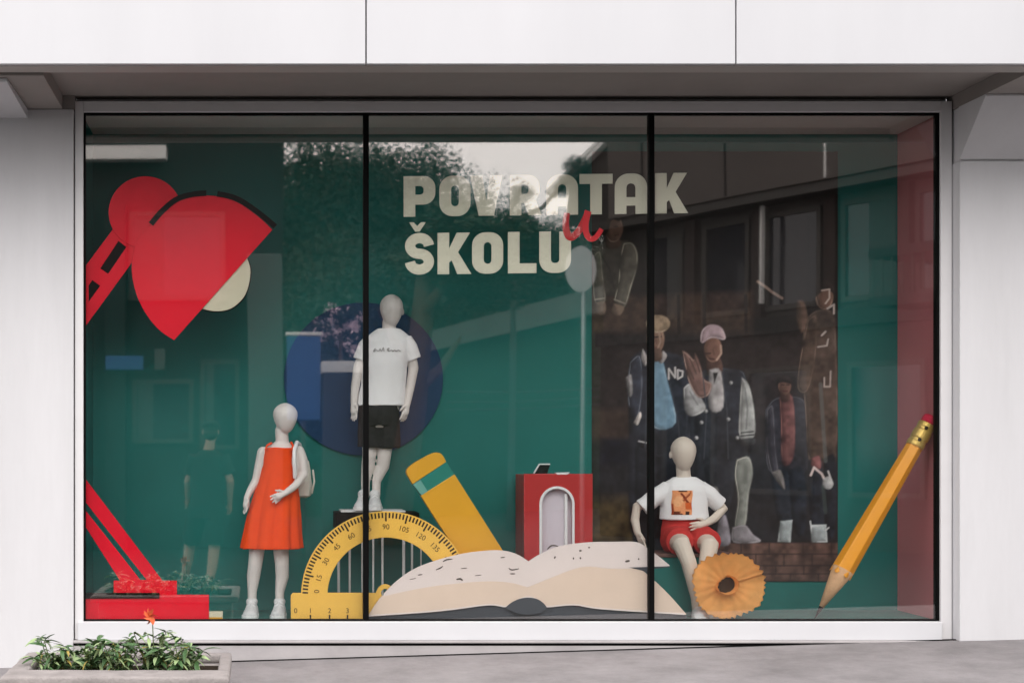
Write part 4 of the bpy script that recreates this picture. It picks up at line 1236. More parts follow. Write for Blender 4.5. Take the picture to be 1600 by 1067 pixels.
tube_bm(bm, [S(1090, 845, 0), S(1101, 847, -.12), kneeR, S(1104, 880, -.26), S(1100, 905, -.25), S(1102, 935, -.24), S(1104, 958, -.24)], [.072, .066, .053, .046, .044, .032, .028], 14)
solid('body', bm, M['skinwarm'], sit, 0.0045, 3)
bm = bmesh.new()
rows = [(811, 1069, 38.5, .105), (800, 1069, 37.5, .102), (782, 1069, 36.5, .10), (768, 1069, 36, .096), (758, 1069, 35, .084), (751, 1069, 28, .07), (745.5, 1069, 17.5, .054)]
loft_bm(bm, [(S(cx_, 0).x, sY + .002, S(0, y).z, hw / 255.6, ry) for y, cx_, hw, ry in rows], 40)
for pts in ([S(1045, 764), S(1026, 776), S(1003, 793, .012)], [S(1093, 764), S(1110, 775), S(1125, 789, .006)]):
    tube_bm(bm, pts, [.056, .054, .051], 16, cap=False)
tee2 = solid('t_shirt', bm, M['tee'], sit, 0.0045, 2, 0.007, 10)
gw, gh = 22, 26
gr_, cols = [], []
rs = np.random.RandomState(5)
for j in range(gh):
    row = []
    for i in range(gw):
        u, v = i / (gw - 1), j / (gh - 1)
        row.append((1050 + u * 32 - v * 1.5 + math.sin(v * 9) * 0.6, 766 + v * 38))
        c = lin((226, 152, 104))
        if abs((u - .62) - (v - .30)) < .07 and .42 < u < .95 and .1 < v < .5: c = lin((122, 46, 20))
        if abs((u - .66) + (v - .34)) < .06 and .5 < u < .95: c = lin((140, 60, 28))
        if v < .07 and .3 < u < .75: c = lin((60, 30, 18))
        if v > .86 and u < .5 + .1 * math.sin(v * 40): c = lin((96, 40, 22))
        if v > .85 and .68 < u < .9: c = lin((50, 26, 18))
        if u > .7 and v > .5 and v < .8: c = lin((200, 92, 40))
        if u < .12 and .55 < v: c = lin((150, 60, 28))
        if (u - .35) ** 2 + (v - .45) ** 2 < .05: c = lin((236, 176, 128))
        f = 0.9 + 0.2 * rs.rand()
        cols.append([q * f for q in c])
    gr_.append(row)
M['chest'] = mat('chest_print', (.5, .3, .2), .7, .2, attr='ink')
drape(tee2, 'chest_print', gr_, M['chest'], cols=cols)
bm = bmesh.new()
loft_bm(bm, [(S(1070, 0).x, sY + .01, S(0, y).z, w_, d_) for y, w_, d_ in ((861, .12, .09), (845, .145, .10), (825, .138, .095), (806, .126, .09))], 30)
tube_bm(bm, [S(1054, 843, 0), S(1059, 843, -.10), S(1062, 846, -.195)], [.088, .086, .083], 18, cap=False)
tube_bm(bm, [S(1090, 843, 0), S(1099, 843, -.10), S(1105, 847, -.175)], [.088, .086, .083], 18, cap=False)
solid('shorts', bm, M['shortsred'], sit, 0.005, 2, 0.006, 12)
for p_, td in ((S(1089, 0, -.22), (-0.05, -1, 0)), (S(1106, 0, -.20), (0.15, -1, 0))):
    shoe(sit, (p_.x, p_.y, FL + .001), (td[0] - .05, td[1], 0), 0.135, 0.085, M['sneaker'], M['white'], .085)

# ------------------------------------------------------------------ stone trough with plants
zt = 0.55
tr_ = empty('planter_trough', (-0.62, -1.85, gz(-0.6, -1.85)), 'long grey stone planter trough on the pavement below the window', 'planter')
gb = gz(-0.6, -1.85) - 0.03
ox0, ox1, oy0, oy1 = -1.125, -0.115, -2.24, -1.42
ix0, ix1, iy0, iy1 = -1.03, -0.172, -2.02, -1.50
def frame_mesh(name, o_, i_, z0, z1, m, parent):
    bm = bmesh.new()
    def rect(r, z): return [bm.verts.new((r[0], r[2], z)), bm.verts.new((r[1], r[2], z)), bm.verts.new((r[1], r[3], z)), bm.verts.new((r[0], r[3], z))]
    a, b, c, d = rect(o_, z0), rect(o_, z1), rect(i_, z1), rect(i_, z0)
    for p_, q_ in ((a, b), (b, c), (c, d), (d, a)):
        for j in range(4): bm.faces.new((p_[j], p_[(j + 1) % 4], q_[(j + 1) % 4], q_[j]))
    bmesh.ops.bevel(bm, geom=bm.edges[:], offset=0.012, segments=3, affect='EDGES', profile=0.5)
    bmesh.ops.subdivide_edges(bm, edges=[e for e in bm.edges if e.calc_length() > 0.15], cuts=14, use_grid_fill=True)
    for v in bm.verts:
        v.co += Vector((noise.noise(v.co * 13), noise.noise(v.co * 13 + Vector((5, 0, 0))), noise.noise(v.co * 13 + Vector((0, 9, 0))))) * 0.004
    return from_bm(name, bm, m, parent, True)
frame_mesh('trough_rim', (ox0, ox1, oy0, oy1), (ix0, ix1, iy0, iy1), zt - 0.045, zt, M['stone'], tr_)
frame_mesh('trough_wall', (ox0 + .05, ox1 - .05, oy0 + .06, oy1 - .05), (ix0 + .006, ix1 - .006, iy0 + .006, iy1 - .006), gb, zt - 0.047, M['stone'], tr_)
box('soil', ix0 + .004, ix1 - .004, iy0 + .004, iy1 - .004, zt - .2, zt - .055, M['soil'], tr_, 0)

def leaf_mesh(name, L, wd, bend, m):
    bm = bmesh.new()
    rows = []
    for i in range(6):
        f = i / 5
        w_ = wd * math.sin(PI * min(1, f * 0.93 + 0.04)) ** 0.8 * (1 - 0.25 * f)
        x = L * f
        z = -bend * f * f * L
        rows.append([bm.verts.new((x, -w_, z + w_ * 0.35)), bm.verts.new((x, 0, z)), bm.verts.new((x, w_, z + w_ * 0.35))])
    for a, b in zip(rows, rows[1:]):
        bm.faces.new((a[0], a[1], b[1], b[0])); bm.faces.new((a[1], a[2], b[2], b[1]))
    me = bpy.data.meshes.new(name)
    bm.to_mesh(me); bm.free(); smooth(me)
    me.materials.append(m)
    return me
LM = [leaf_mesh('leaf', .098, .016, .45, M['leaf']), leaf_mesh('leaf', .080, .014, .15, M['leaf']), leaf_mesh('leaf', .085, .015, .6, M['leaflight']), leaf_mesh('leaf', .066, .014, .2, M['leaf']), leaf_mesh('leaf', .075, .013, .3, M['leaflight']), leaf_mesh('leaf', .07, .012, .7, mat('leaf_yellow', (.34, .26, .07), .6, .2, var=.3, vscale=30))]
spots = [(-0.93, -1.80, 'leftmost leafy plant in the stone trough', .15), (-0.78, -1.72, 'second leafy plant from the left in the stone trough', .13), (-0.63, -1.80, 'middle leafy plant in the stone trough', .16),
         (-0.48, -1.72, 'leafy plant with an orange bloom in the stone trough', .17), (-0.34, -1.80, 'rightmost leafy plant in the stone trough', .16)]
for k_, (px_, py_, lab, hh) in enumerate(spots):
    pl = empty('leafy_plant', (px_, py_, zt - .056), lab, 'plant', 'leafy plants in the trough')
    stems = []
    bm = bmesh.new()
    for q in range(12):
        a = 2 * PI * q / 12 + random.random()
        rr_ = random.uniform(.02, .125)
        top = Vector((px_ + rr_ * math.cos(a), py_ + rr_ * 1.5 * math.sin(a), zt - .05 + hh * random.uniform(.35, 1.08)))
        root = Vector((px_ + rr_ * .3 * math.cos(a), py_ + rr_ * .4 * math.sin(a), zt - .056))
        tube_bm(bm, [root, (root + top) / 2 + Vector((0, 0, .01)), top], [.0035, .003, .002], 5)
        stems.append((root, top))
    from_bm('stem', bm, M['stem'], pl, True)
    for root, top in stems:
        for q in range(18):
            f = random.uniform(.1, 1.0) if q > 4 else 1.0
            p_ = root.lerp(top, f)
            o_ = bpy.data.objects.new('leaf', LM[5] if random.random() < .05 else random.choice(LM[:5]))
            COL.objects.link(o_)
            o_.parent = pl
            o_.location = p_ - pl.location
            o_.rotation_euler = (random.uniform(-.5, .5), random.uniform(-.75, .45), random.uniform(0, 2 * PI))
            s = random.uniform(.5, .92)
            o_.scale = (s, s, s)
    if 'bloom' in lab:
        c = P(235, 963, -1.75)
        bm = bmesh.new()
        tube_bm(bm, [(px_, py_, zt), c + Vector((.01, 0, -.02))], [.003, .0025], 5)
        from_bm('flower_stalk', bm, M['stem'], pl, True)
        pe = leaf_mesh('petal', .04, .017, .3, M['flower'])
        for a in (150, 175, 120, 200, 20, 310, 260, 80):
            o_ = bpy.data.objects.new('petal', pe)
            COL.objects.link(o_)
            o_.parent = pl
            o_.location = c - pl.location
            o_.rotation_euler = (random.uniform(-.4, .4), R(-a), random.uniform(-.8, .8))

# ------------------------------------------------------------------ the street side opposite (seen mirrored in the glass)
M['darkwall'] = mat('dark_render', (.020, .0195, .019), .8, .2, var=.12, vscale=1.2)
M['greywall'] = mat('grey_render', (.055, .050, .046), .8, .2, var=.10, vscale=1.0)
M['greypillar'] = mat('pale_grey_render', (.10, .105, .10), .8, .2, var=.10, vscale=1.0)
M['brownwall'] = mat('brown_cladding', (.032, .022, .019), .7, .2, var=.15, vscale=2)
M['upperwall'] = mat('warm_grey_cladding', (.095, .083, .076), .8, .2, var=.08, vscale=1.0)
M['winframe'] = mat('dark_window_frame', (.05, .045, .04), .5, .3)
M['winpane'] = mat('dark_pane', (.012, .013, .018), .08, .5)
M['curtain'] = mat('grey_curtain', (.065, .068, .066), .8, .1, var=.15, vscale=6)
M['whitepaint'] = mat('white_paint', (.75, .73, .70), .5, .3, var=.05)
M['bark'] = mat('bark', (.11, .075, .055), .9, .1, var=.3, vscale=12, bump=.6, bscale=25)
M['foliage'] = mat('foliage_dark', (.018, .034, .020), .6, .2, var=.45, vscale=1.2)
M['foliage2'] = mat('foliage_mid', (.036, .058, .032), .6, .2, var=.45, vscale=1.2)
M['hill'] = mat('hill_scrub', (.030, .042, .025), .95, .05, var=.5, vscale=.25)
M['bluebin'] = mat('blue_plastic', (.03, .10, .28), .4, .4, var=.06)
M['pinkbloom'] = mat('pink_bloom', (.80, .62, .72), .6, .2, var=.5, vscale=8)
M['metal'] = mat('galvanised', (.42, .43, .43), .4, .5, metal=.6, var=.1)
M['sidewalk'] = mat('pale_concrete', (.15, .16, .15), .85, .1, var=.12, vscale=1.5)

def window_on(parent, a, b, z0, z1, inward, curtain=None):
    """window with frame and pane set on a wall running a->b (2-D points); inward = unit vector into the building"""
    a, b, iw = Vector((a[0], a[1])), Vector((b[0], b[1])), Vector((inward[0], inward[1]))
    t_ = (b - a).normalized()
    def slab(name, s0, s1, q0, q1, d0, d1, m, par):
        vs_ = []
        for dd_ in (d0, d1):
            for s_, q_ in ((s0, q0), (s1, q0), (s1, q1), (s0, q1)):
                p_ = a + t_ * s_ + iw * dd_
                vs_.append((p_.x, p_.y, q_))
        return mesh(name, vs_, [(0, 1, 2, 3), (7, 6, 5, 4), (0, 4, 5, 1), (1, 5, 6, 2), (2, 6, 7, 3), (3, 7, 4, 0)], m, par)
    L = (b - a).length
    w_ = slab('window', 0, L, z0, z1, -.012, -.002, M['winpane'], parent)
    f = .07
    slab('window_frame', 0, f, z0, z1, -.05, -.014, M['winframe'], w_)
    slab('window_frame', L - f, L, z0, z1, -.05, -.014, M['winframe'], w_)
    slab('window_frame', f, L - f, z1 - f, z1, -.05, -.014, M['winframe'], w_)
    slab('window_frame', f, L - f, z0, z0 + f, -.07, -.014, M['winframe'], w_)
    if curtain: slab('curtain', f + .02, L * curtain, z0 + f, z1 - f, -.020, -.0135, M['curtain'], w_)
    return w_

# building opposite, left: dark rendered front
qL = 16.0
lb = empty('dark_building', (-2, -qL, 0), 'dark rendered building across the street, mirrored in the left of the glass', 'building')
xa, xb = RF(40, 0, qL).x, RF(441, 0, qL).x
box('wall', xa, xb, -qL - 7, -qL, -.3, 7.0, M['darkwall'], lb, .01)
pc = RF(384, 400, qL - .5), RF(440, 700, qL - .5)
box('pillar', pc[0].x, pc[1].x, -qL + .01, -qL + .5, -.2, RF(0, 395, qL - .5).z, M['greypillar'], lb, .02)
box('pillar', RF(166, 0, qL).x - .03, RF(196, 0, qL).x, -qL + .01, -qL + .25, -.2, 5.5, M['darkwall'], lb, .01)
s0, s1 = RF(128, 252, qL), RF(258, 231, qL)
box('white_canopy_bar', s0.x, s1.x, -qL + .01, -qL + .3, s0.z, s1.z, M['whitepaint'], lb, .01)
s0, s1 = RF(165, 576, qL), RF(224, 555, qL)
box('blue_sign_board', s0.x, s1.x, -qL + .26, -qL + .32, s0.z, s1.z, M['bluebin'], lb, .01)
s0, s1 = RF(240, 575, qL), RF(256, 543, qL)
box('notice_board', s0.x, s1.x, -qL + .01, -qL + .06, s0.z, s1.z, M['greypillar'], lb, .01)
for p0, p1 in (((205, 690), (300, 590)), ((310, 700), (370, 560)), ((200, 470), (350, 330))):
    s0, s1 = RF(*p0, qL), RF(*p1, qL)
    window_on(lb, (s0.x, -qL), (s1.x, -qL), max(s0.z, .2), s1.z, (0, -1), .35)

# building opposite, right: grey upper storey, row of windows, balcony, seen at an angle
A2, B2 = Vector((9.6, -8.6)), Vector((5.62, -16.0))
rbld = empty('grey_building', (7.5, -12, 0), 'grey building with a row of windows and balcony, mirrored in the right of the glass', 'building')
u2 = (B2 - A2).normalized()
in2 = Vector((-u2.y, u2.x))
if in2.x < 0: in2 = -in2
LT = (B2 - A2).length
def wallslab(name, s0, s1, z0, z1, d0, d1, m, par):
    vs_ = []
    for dd_ in (d0, d1):
        for s_, q_ in ((s0, z0), (s1, z0), (s1, z1), (s0, z1)):
            p_ = A2 + u2 * s_ + in2 * dd_
            vs_.append((p_.x, p_.y, q_))
    return mesh(name, vs_, [(0, 1, 2, 3), (7, 6, 5, 4), (0, 4, 5, 1), (1, 5, 6, 2), (2, 6, 7, 3), (3, 7, 4, 0)], m, par)
zE = 5.12
wallslab('lower_wall', 0, LT, -.3, 3.28, 0, 6, M['brownwall'], rbld)
wallslab('middle_wall', 0, LT, 3.281, zE - .001, .05, 6, M['greywall'], rbld)
wallslab('upper_storey', -.2, LT - .7, zE, 7.0, -.45, 6, M['upperwall'], rbld)
wallslab('eaves_shadow_board', -.2, LT + .04, zE - .14, zE - .002, -.40, .048, M['winframe'], rbld)
wallslab('floor_band', 0, LT, 3.18, 3.40, -.12, -.002, M['darkwall'], rbld)
for s in (1.6, 3.4, 5.2, 6.9):
    wallslab('panel_joint', s, s + .03, zE + .02, 6.95, -.462, -.452, M['whitepaint'] if s == 3.4 else M['darkwall'], rbld)
for s, wd_, cu_ in ((.35, .9, .6), (1.55, .8, None), (2.65, .9, .5), (3.9, 1.0, None), (5.2, .9, None), (6.5, .9, .4)):
    p0, p1 = A2 + u2 * s + in2 * .05, A2 + u2 * (s + wd_) + in2 * .05
    window_on(rbld, p0, p1, 3.5, zE - .25, in2, cu_)
for s in (1.40, 2.5, 3.7, 5.0, 6.3):
    wallslab('pilaster', s - .12, s + .06, 3.402, zE - .15, -.08, .049, M['brownwall'], rbld)
for s, wd_ in ((.5, 1.1), (2.2, 1.2), (4.0, 1.2), (5.8, 1.1)):
    p0, p1 = A2 + u2 * s, A2 + u2 * (s + wd_)
    window_on(rbld, p0, p1, .9, 2.7, in2)
bal = wallslab('balcony_slab', .1, 2.3, 3.9, 4.02, -.95, -.085, M['darkwall'], rbld)
for i in range(15):
    s = .15 + i * .15
    wallslab('baluster', s, s + .022, 3.42, 3.90, -.93, -.91, M['winframe'], rbld)
wallslab('balcony_floor', .1, 2.3, 3.30, 3.419, -.95, -.125, M['darkwall'], rbld)
wallslab('white_downpipe', 4.77, 4.80, 3.6, zE - .16, -.20, -.13, M['whitepaint'], rbld)
# white barge board and gable at the far end
q = 16.2
gp = [RF(946, 222, q), RF(893, 277, q), RF(884, 356, q), RF(960, 356, q)]
gd = Vector((.9, .5, 0))
mesh('gable_wall', [tuple(v) for v in gp] + [tuple(v + gd) for v in gp], [(0, 1, 2, 3), (7, 6, 5, 4), (0, 4, 5, 1), (1, 5, 6, 2), (2, 6, 7, 3), (3, 7, 4, 0)], M['greywall'], rbld)
q = 16.1
bm = bmesh.new()
tube_bm(bm, [RF(862, 306, q), RF(952, 218, q)], [.085, .085], 4, cap=False)
tube_bm(bm, [RF(856, 303, q), RF(946, 215, q)], [.05, .05], 4, cap=False)
from_bm('barge_board', bm, M['whitepaint'], rbld)

# wooded hill
hv, hf = [], []
hx = np.linspace(-60, 60, 41)
hy = [-26, -32, -40, -52, -68, -90, -120]
for y in hy:
    for x in hx:
        d_ = 9 - y
        ref = 399 + x * F / d_
        top = np.interp(ref, [-800, 300, 440, 600, 700, 800, 900, 1100, 2000], [6, 10, 11, 10, 7.6, 5.6, 4.6, 4.0, 3.5])
        f = min(1, max(0, (-26 - y) / 40))
        hv.append((x, y, -.1 + top * (f ** .8) * 0.62 + 1.2 * noise.noise(Vector((x * .12, y * .12, 0))) * f))
for j in range(len(hy) - 1):
    for i in range(40):
        k_ = j * 41 + i
        hf.append((k_, k_ + 41, k_ + 42, k_ + 1))
tag(mesh('hill', hv, hf, M['hill'], sm=True), kind='structure')
def crown_mesh(name, seed, nb, nl, leaf, m, sq=0.8):
    rs = np.random.RandomState(seed)
    def unit(v): return v / (np.linalg.norm(v, axis=-1, keepdims=True) + 1e-9)
    c = unit(rs.randn(nb, 3)) * rs.rand(nb, 1) ** (1 / 3) * 0.82
    br = rs.uniform(.13, .30, (nb, 1))
    N = nb * nl
    cc, bb_ = np.repeat(c, nl, 0), np.repeat(br, nl, 0)
    p = cc + unit(rs.randn(N, 3)) * bb_ * rs.uniform(.35, 1.05, (N, 1))
    a = unit(rs.randn(N, 3) * np.array([1, 1, .6])) * leaf * rs.uniform(.6, 1.4, (N, 1))
    b = unit(np.cross(a, rs.randn(N, 3))) * leaf * .5
    vs_ = np.stack([p - a, p + b, p + a, p - b], 1).reshape(-1, 3)
    me = bpy.data.meshes.new(name)
    me.from_pydata(vs_.tolist(), [], np.arange(N * 4).reshape(-1, 4).tolist())
    me.materials.append(m)
    return me
CR = [crown_mesh('crown', 1, 130, 330, .014, M['foliage']), crown_mesh('crown', 2, 130, 330, .014, M['foliage2']), crown_mesh('crown', 3, 110, 330, .015, M['foliage'])]
def trunk_obj(parent, base_, top, r0, r1, limbs=5, spread=1.5):
    bm = bmesh.new()
    base_, top = Vector(base_), Vector(top)
    mid = base_.lerp(top, .5) + Vector((.12, 0, 0)) * (top - base_).length * .15
    tube_bm(bm, [base_, mid, top], [r0, (r0 + r1) / 2, r1], 9)
    for i in range(limbs):
        a = i * 2.4
        s_ = base_.lerp(top, .55 + .09 * i)
        tube_bm(bm, [s_, s_ + Vector((math.cos(a) * spread * .6, math.sin(a) * spread * .6, spread * .5)), s_ + Vector((math.cos(a) * spread, math.sin(a) * spread, spread * 1.1))], [r1 * .8, r1 * .5, r1 * .2], 6)
    return from_bm('trunk', bm, M['bark'], parent, True)
# skyline trees: mirrored x, skyline y, distance, half width
for i, (rx, ry_, q, hw) in enumerate(((425, 140, 46, 6.5), (500, 140, 50, 7), (562, 158, 44, 6.2), (624, 190, 52, 5.6), (668, 226, 46, 4.8), (712, 262, 52, 5), (752, 290, 46, 4.6), (796, 306, 52, 4.6), (842, 308, 46, 4.2), (885, 312, 52, 4.2),
                                      (470, 300, 36, 5), (560, 320, 34, 5), (650, 330, 36, 4.6), (740, 350, 34, 4.4), (820, 360, 36, 4.4), (900, 370, 34, 4), (330, 220, 48, 6), (980, 300, 50, 5), (905, 326, 30, 3.2), (850, 334, 31, 3.2))):
    top = RF(rx, ry_, q)
    hh = hw * .95
    t_ = empty('hill_tree', (top.x, -q, 0), 'dense green tree on the wooded hill, mirrored in the glass', 'tree', 'trees on the hill mirrored in the glass')
    c_ = bpy.data.objects.new('crown', CR[i % 3])
    COL.objects.link(c_)
    c_.parent = t_
    c_.location = (0, 0, top.z - hh * 1.1)
    c_.scale = (hw, hw, hh)
    c_.rotation_euler = (0, 0, i * 1.3)
    trunk_obj(t_, (top.x, -q, -.3), (top.x, -q, top.z - hh), .35, .18, 3, 2.0)
# near street tree with leaning trunk
q = 15.5
t_ = empty('street_tree', RF(605, 800, q), 'street tree with a leaning brown trunk, mirrored in the glass behind the boy mannequin', 'tree')
c_ = bpy.data.objects.new('crown', crown_mesh('crown', 9, 60, 200, .034, M['foliage2']))
COL.objects.link(c_)
c_.parent = t_
cc = RF(745, 400, q)
c_.location = cc - t_.location
c_.scale = (1.75, 1.3, .95)
b0 = RF(612, 830, q); b0.z = -.1
trunk_obj(t_, b0, RF(668, 415, q), .24, .17, 4, .8)
for k_, (px_, py_, s_) in enumerate(((900, 262, .26), (888, 292, .26), (815, 304, .26))):
    c_ = bpy.data.objects.new('leaf_spray', CR[k_ % 3])
    COL.objects.link(c_)
    c_.parent = t_
    c_.location = RF(px_, py_, q + .3) - t_.location
    c_.scale = (s_, s_, s_ * .8)
bm = bmesh.new()
tube_bm(bm, [RF(668, 420, q), RF(760, 370, q), RF(850, 325, q + .2), RF(900, 262, q + .3)], [.09, .06, .035, .015], 7)
tube_bm(bm, [RF(790, 355, q), RF(815, 300, q + .3)], [.04, .015], 6)
from_bm('branch', bm, M['bark'], t_, True)

# sloping pale retaining wall up the hill road
rw0, rw1 = RF(560, 575, 23), RF(960, 482, 25)
o = mesh('retaining_wall', [(rw0.x, rw0.y, -.2), (rw1.x, rw1.y, -.2), (rw1.x, rw1.y, rw1.z), (rw0.x, rw0.y, rw0.z), (rw0.x, rw0.y - 6, -.2), (rw1.x, rw1.y - 6, -.2), (rw1.x, rw1.y - 6, rw1.z + .5), (rw0.x, rw0.y - 6, rw0.z + .4)],
         [(0, 1, 2, 3), (7, 6, 5, 4), (3, 2, 6, 7), (0, 3, 7, 4), (1, 5, 6, 2)], M['hill'])
tag(o, 'sloping retaining wall of the hill road, mirrored in the middle of the glass', 'wall')
a, b = RF(560, 575, 22.9), RF(960, 482, 24.9)
o = mesh('road_barrier', [(a.x, a.y + .15, a.z - .02), (b.x, b.y + .15, b.z - .02), (b.x, b.y + .15, b.z + .55), (a.x, a.y + .15, a.z + .32), (a.x, a.y - .1, a.z - .02), (b.x, b.y - .1, b.z - .02), (b.x, b.y - .1, b.z + .55), (a.x, a.y - .1, a.z + .32)],
         [(0, 1, 2, 3), (7, 6, 5, 4), (0, 4, 5, 1), (1, 5, 6, 2), (2, 6, 7, 3), (3, 7, 4, 0)], M['sidewalk'])
tag(o, 'pale concrete barrier along the sloping hill road, mirrored in the glass', 'barrier')

# round mirror sign, posts
q = 14
rs_ = empty('round_road_sign', RF(905, 800, q), 'round grey road sign seen mirrored beside the lettering', 'sign')
c = RF(908, 422, q)
bm = bmesh.new()
mt = Matrix.Translation(c) @ Matrix.Rotation(R(90), 4, 'X')
bmesh.ops.create_cone(bm, cap_ends=True, segments=40, radius1=.345, radius2=.345, depth=.03, matrix=mt)
for v in bm.verts:
    v.co.x = c.x + (v.co.x - c.x) * .66
from_bm('sign_plate', bm, M['metal'], rs_)
bm = bmesh.new()
tube_bm(bm, [(c.x + .05, -q - .06, -.1), (c.x + .05, -q - .06, c.z + .2)], [.035, .035], 8)
from_bm('sign_post', bm, M['metal'], rs_, True)
lp = empty('lamp_post', RF(806, 800, 18), 'thin pale lamp post mirrored below the lettering', 'lamp post')
bm = bmesh.new()
c = RF(806, 432, 18)
tube_bm(bm, [(c.x - .1, -18, -.1), (c.x, -18, c.z)], [.07, .05], 8)
from_bm('post', bm, M['greypillar'], lp, True)
bm = bmesh.new()
tube_bm(bm, [(c.x, -18, c.z), (c.x + .1, -17.6, c.z + .12)], [.05, .06], 8)
from_bm('lamp_head', bm, M['greypillar'], lp, True)

# blue bin, pale wall, flowering shrub
q = 13.0
s0, s1 = RF(446, 655, q), RF(499, 522, q)
bb = empty('blue_sign_panel', (s0.x, -q, 0), 'tall blue street panel with white top, mirrored left of the boy mannequin', 'sign')
box('panel_body', s0.x, s1.x, -q - .15, -q, s0.z, s1.z, M['bluebin'], bb, .02)
box('panel_cap', s0.x - .02, s1.x + .02, -q - .17, -q + .02, s1.z + .001, s1.z + .05, M['whitepaint'], bb, .015)
box('panel_inset', s0.x + .05, s1.x - .05, -q + .001, -q + .012, s0.z + .1, s1.z - .1, M['bluebin'], bb, .005)
box('panel_post', (s0.x + s1.x) / 2 - .03, (s0.x + s1.x) / 2 + .03, -q - .11, -q - .05, gz(0, -13) - .02, s0.z - .001, M['winframe'], bb, .005)
s0, s1 = RF(504, 580, q + 1), RF(566, 562, q + 1)
gw_ = empty('garden_wall', (s0.x, -q - 1, 0), 'low garden wall with a white coping, mirrored beside the blue cabinet', 'wall')
box('wall_body', s0.x, s1.x, -q - 1.4, -q - 1, -.1, s0.z, M['greywall'], gw_, .01)
box('coping', s0.x - .03, s1.x + .03, -q - 1.43, -q - .97, s0.z + .001, s1.z, M['whitepaint'], gw_, .01)
fsh = empty('flowering_shrub', RF(520, 560, q + 1.8), 'purple pink flowering shrub mirrored behind the standing boy mannequin', 'shrub')
cpt = RF(530, 505, q + 1.8)
for m_, s_, dx in ((crown_mesh('foliage', 21, 30, 50, .09, M['foliage']), (.48, .4, .55), 0), (crown_mesh('blossom', 22, 26, 26, .075, M['pinkbloom']), (.50, .42, .55), .02)):
    c_ = bpy.data.objects.new(m_.name.split('.')[0], m_)
    COL.objects.link(c_)
    c_.parent = fsh
    c_.location = cpt + Vector((dx, 0, 0)) - fsh.location
    c_.scale = s_
bm = bmesh.new()
tube_bm(bm, [(cpt.x, cpt.y, 0), (cpt.x, cpt.y, cpt.z)], [.05, .03], 7)
from_bm('stem', bm, M['bark'], fsh, True)

# overhead cables between poles
for k_, (ya, yb_, lab) in enumerate(((628, 545, 'upper overhead cable mirrored across the poster'), (640, 556, 'lower overhead cable mirrored across the poster'), (612, 540, 'overhead cable mirrored just above the other two'))):
    bm = bmesh.new()
    a, b = RF(700, ya, 20), RF(1480, yb_, 15)
    pts = []
    for i in range(13):
        f = i / 12
        p_ = a.lerp(b, f)
        p_.z -= .35 * 4 * f * (1 - f) * .6
        pts.append(p_)
    tube_bm(bm, pts, [.022] * 13, 6)
    o = from_bm('overhead_cable', bm, M['winframe'], None, True)
    tag(o, lab, 'cable', 'overhead cables')

# ------------------------------------------------------------------ passer-by on the pavement, mirrored in the left of the glass
M['pskin'] = mat('skin', (.42, .27, .20), .55, .3, var=.05, vscale=10)
M['hair'] = mat('dark_hair', (.03, .022, .016), .6, .3, var=.3, vscale=30)
M['ptee'] = mat('dark_green_shirt', (.022, .0225, .022), .9, .1, var=.1, vscale=12)
M['pshort'] = mat('dark_shorts', (.019, .020, .020), .9, .1, var=.1, vscale=12)
q = 8.3
def W(x, y, dy=0.0):
    v = RF(x, y, q)
    v.y += dy
    return v
g0 = gz(-.6, -q)
per = empty('person', (W(312, 0).x, -q, g0), 'person in a dark shirt, shorts and pale cap walking past, mirrored in the left pane', 'person')
bm = bmesh.new()
hx_, hz_ = W(327, 0).x, W(0, 690).z
head_bm(bm, hz_ + .235, hz_, hx_, -q, .082, turn=40, ear=0, dep=1.2)
ell_bm(bm, (hx_ - .02, -q - .115, hz_ + .10), .014, .02, .02)
ell_bm(bm, (hx_ - .02, -q - .105, hz_ + .055), .025, .012, .009)
for s_ in (-1, 1):
    ell_bm(bm, (hx_ + s_ * .084, -q, hz_ + .115), .010, .02, .03)
    ell_bm(bm, (hx_ - .02 + s_ * .03, -q - .098, hz_ + .128), .014, .008, .008)
tube_bm(bm, [(hx_, -q + .01, hz_ + .03), (hx_ - .02, -q + .02, hz_ - .10)], [.052, .06], 12)
zs = hz_ - .11
loft_bm(bm, [(hx_ - .04, -q, zs - .62, .15, .11), (hx_ - .04, -q, zs - .45, .145, .1), (hx_ - .03, -q, zs - .2, .165, .11), (hx_ - .02, -q, zs - .05, .17, .09), (hx_ - .02, -q, zs + .02, .07, .06)], 24)
sh_l, sh_r = Vector((hx_ - .19, -q, zs - .05)), Vector((hx_ + .16, -q, zs - .05))
el, wr = sh_l + Vector((-.06, -.06, -.28)), sh_l + Vector((-.07, -.22, -.48))
tube_bm(bm, [sh_l + Vector((.03, 0, -.03)), el, wr], [.045, .042, .027], 12)
hand_bm(bm, wr, (-.02, -.4, -.9), (.5, -.6, .2), 1.15, .4)
el, wr = sh_r + Vector((.06, .05, -.28)), sh_r + Vector((.05, -.05, -.52))
tube_bm(bm, [sh_r + Vector((-.03, 0, -.03)), el, wr], [.045, .042, .027], 12)
hand_bm(bm, wr, (-.02, -.15, -1), (-.5, -.8, 0), 1.15, .4)
f1, f2 = Vector((W(285, 0).x, -q - .12, g0)), Vector((W(326, 0).x, -q + .22, g0))
hipL, hipR = Vector((hx_ - .13, -q, zs - .62)), Vector((hx_ + .05, -q, zs - .62))
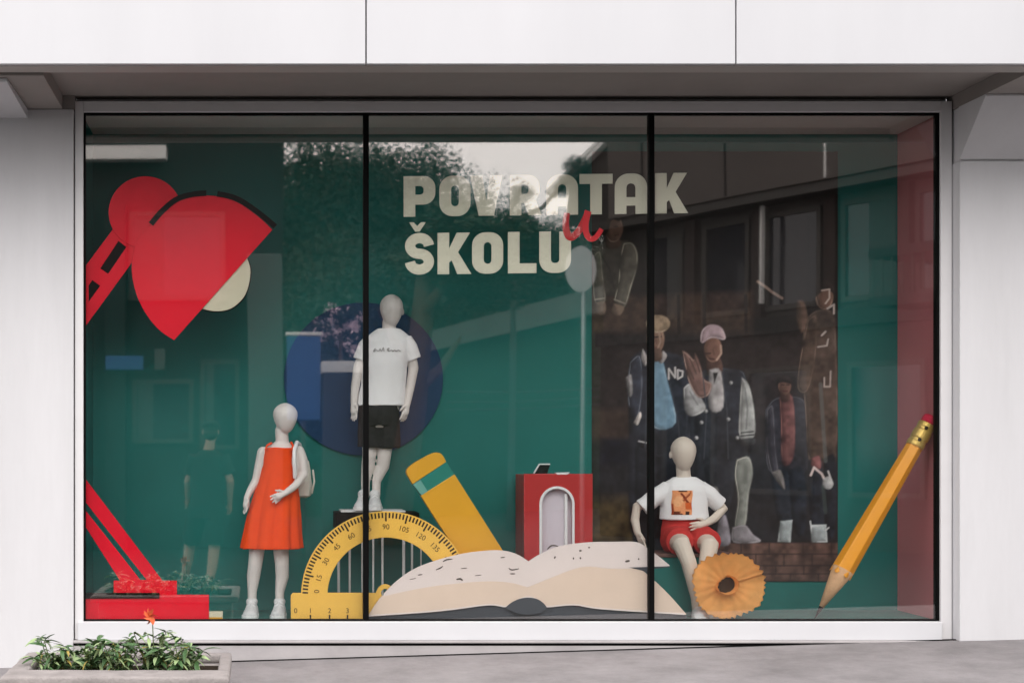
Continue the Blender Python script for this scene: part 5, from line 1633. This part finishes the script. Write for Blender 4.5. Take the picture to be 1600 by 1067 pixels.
k1 = (hipL + f1) / 2 + Vector((-.02, -.08, .02)); k2 = (hipR + f2) / 2 + Vector((.02, -.05, .0))
for h_, k_, f_ in ((hipL, k1, f1), (hipR, k2, f2)):
    tube_bm(bm, [h_, (h_ + k_) / 2, k_, k_.lerp(f_, .35) + Vector((0, .02, 0)), f_ + Vector((0, .02, .1)), f_ + Vector((0, .02, .05))], [.095, .085, .062, .058, .038, .036], 14)
solid('body', bm, M['pskin'], per, .007, 3)
bm = bmesh.new()
loft_bm(bm, [(hx_ - .04, -q, zs - .60, .19, .135), (hx_ - .04, -q, zs - .45, .18, .13), (hx_ - .03, -q, zs - .2, .19, .135), (hx_ - .02, -q, zs - .05, .19, .11), (hx_ - .02, -q, zs + .03, .085, .075)], 28)
tube_bm(bm, [sh_l + Vector((.03, 0, .01)), sh_l + Vector((-.045, -.045, -.20))], [.085, .075], 14, cap=False)
tube_bm(bm, [sh_r + Vector((-.03, 0, .01)), sh_r + Vector((.045, .035, -.20))], [.085, .075], 14, cap=False)
solid('shirt', bm, M['ptee'], per, .007, 3, .008, 8)
bm = bmesh.new()
loft_bm(bm, [(hx_ - .04, -q, zs - .74, .18, .13), (hx_ - .04, -q, zs - .56, .175, .13)], 28)
for h_, k_ in ((hipL, k1), (hipR, k2)):
    tube_bm(bm, [h_ + Vector((0, 0, .02)), h_.lerp(k_, .9)], [.115, .105], 16, cap=False)
solid('shorts', bm, M['pshort'], per, .008, 3, .008, 8)
bm = bmesh.new()
ell_bm(bm, (hx_, -q + .012, hz_ + .165), .092, .108, .085)
ell_bm(bm, (hx_, -q + .045, hz_ + .10), .086, .075, .075)
from_bm('hair', bm, M['hair'], per, True)
bm = bmesh.new()
ell_bm(bm, (hx_, -q + .006, hz_ + .185), .097, .115, .075)
ell_bm(bm, (hx_ - .02, -q - .12, hz_ + .170), .075, .075, .010)
from_bm('cap', bm, M['ptee'], per, True)
for f_ in (f1, f2):
    shoe(per, (f_.x, f_.y + .07, gz(f_.x, f_.y) + .001), (-.15, -1, 0), .27, .10, M['sneaker'], M['white'], .09)
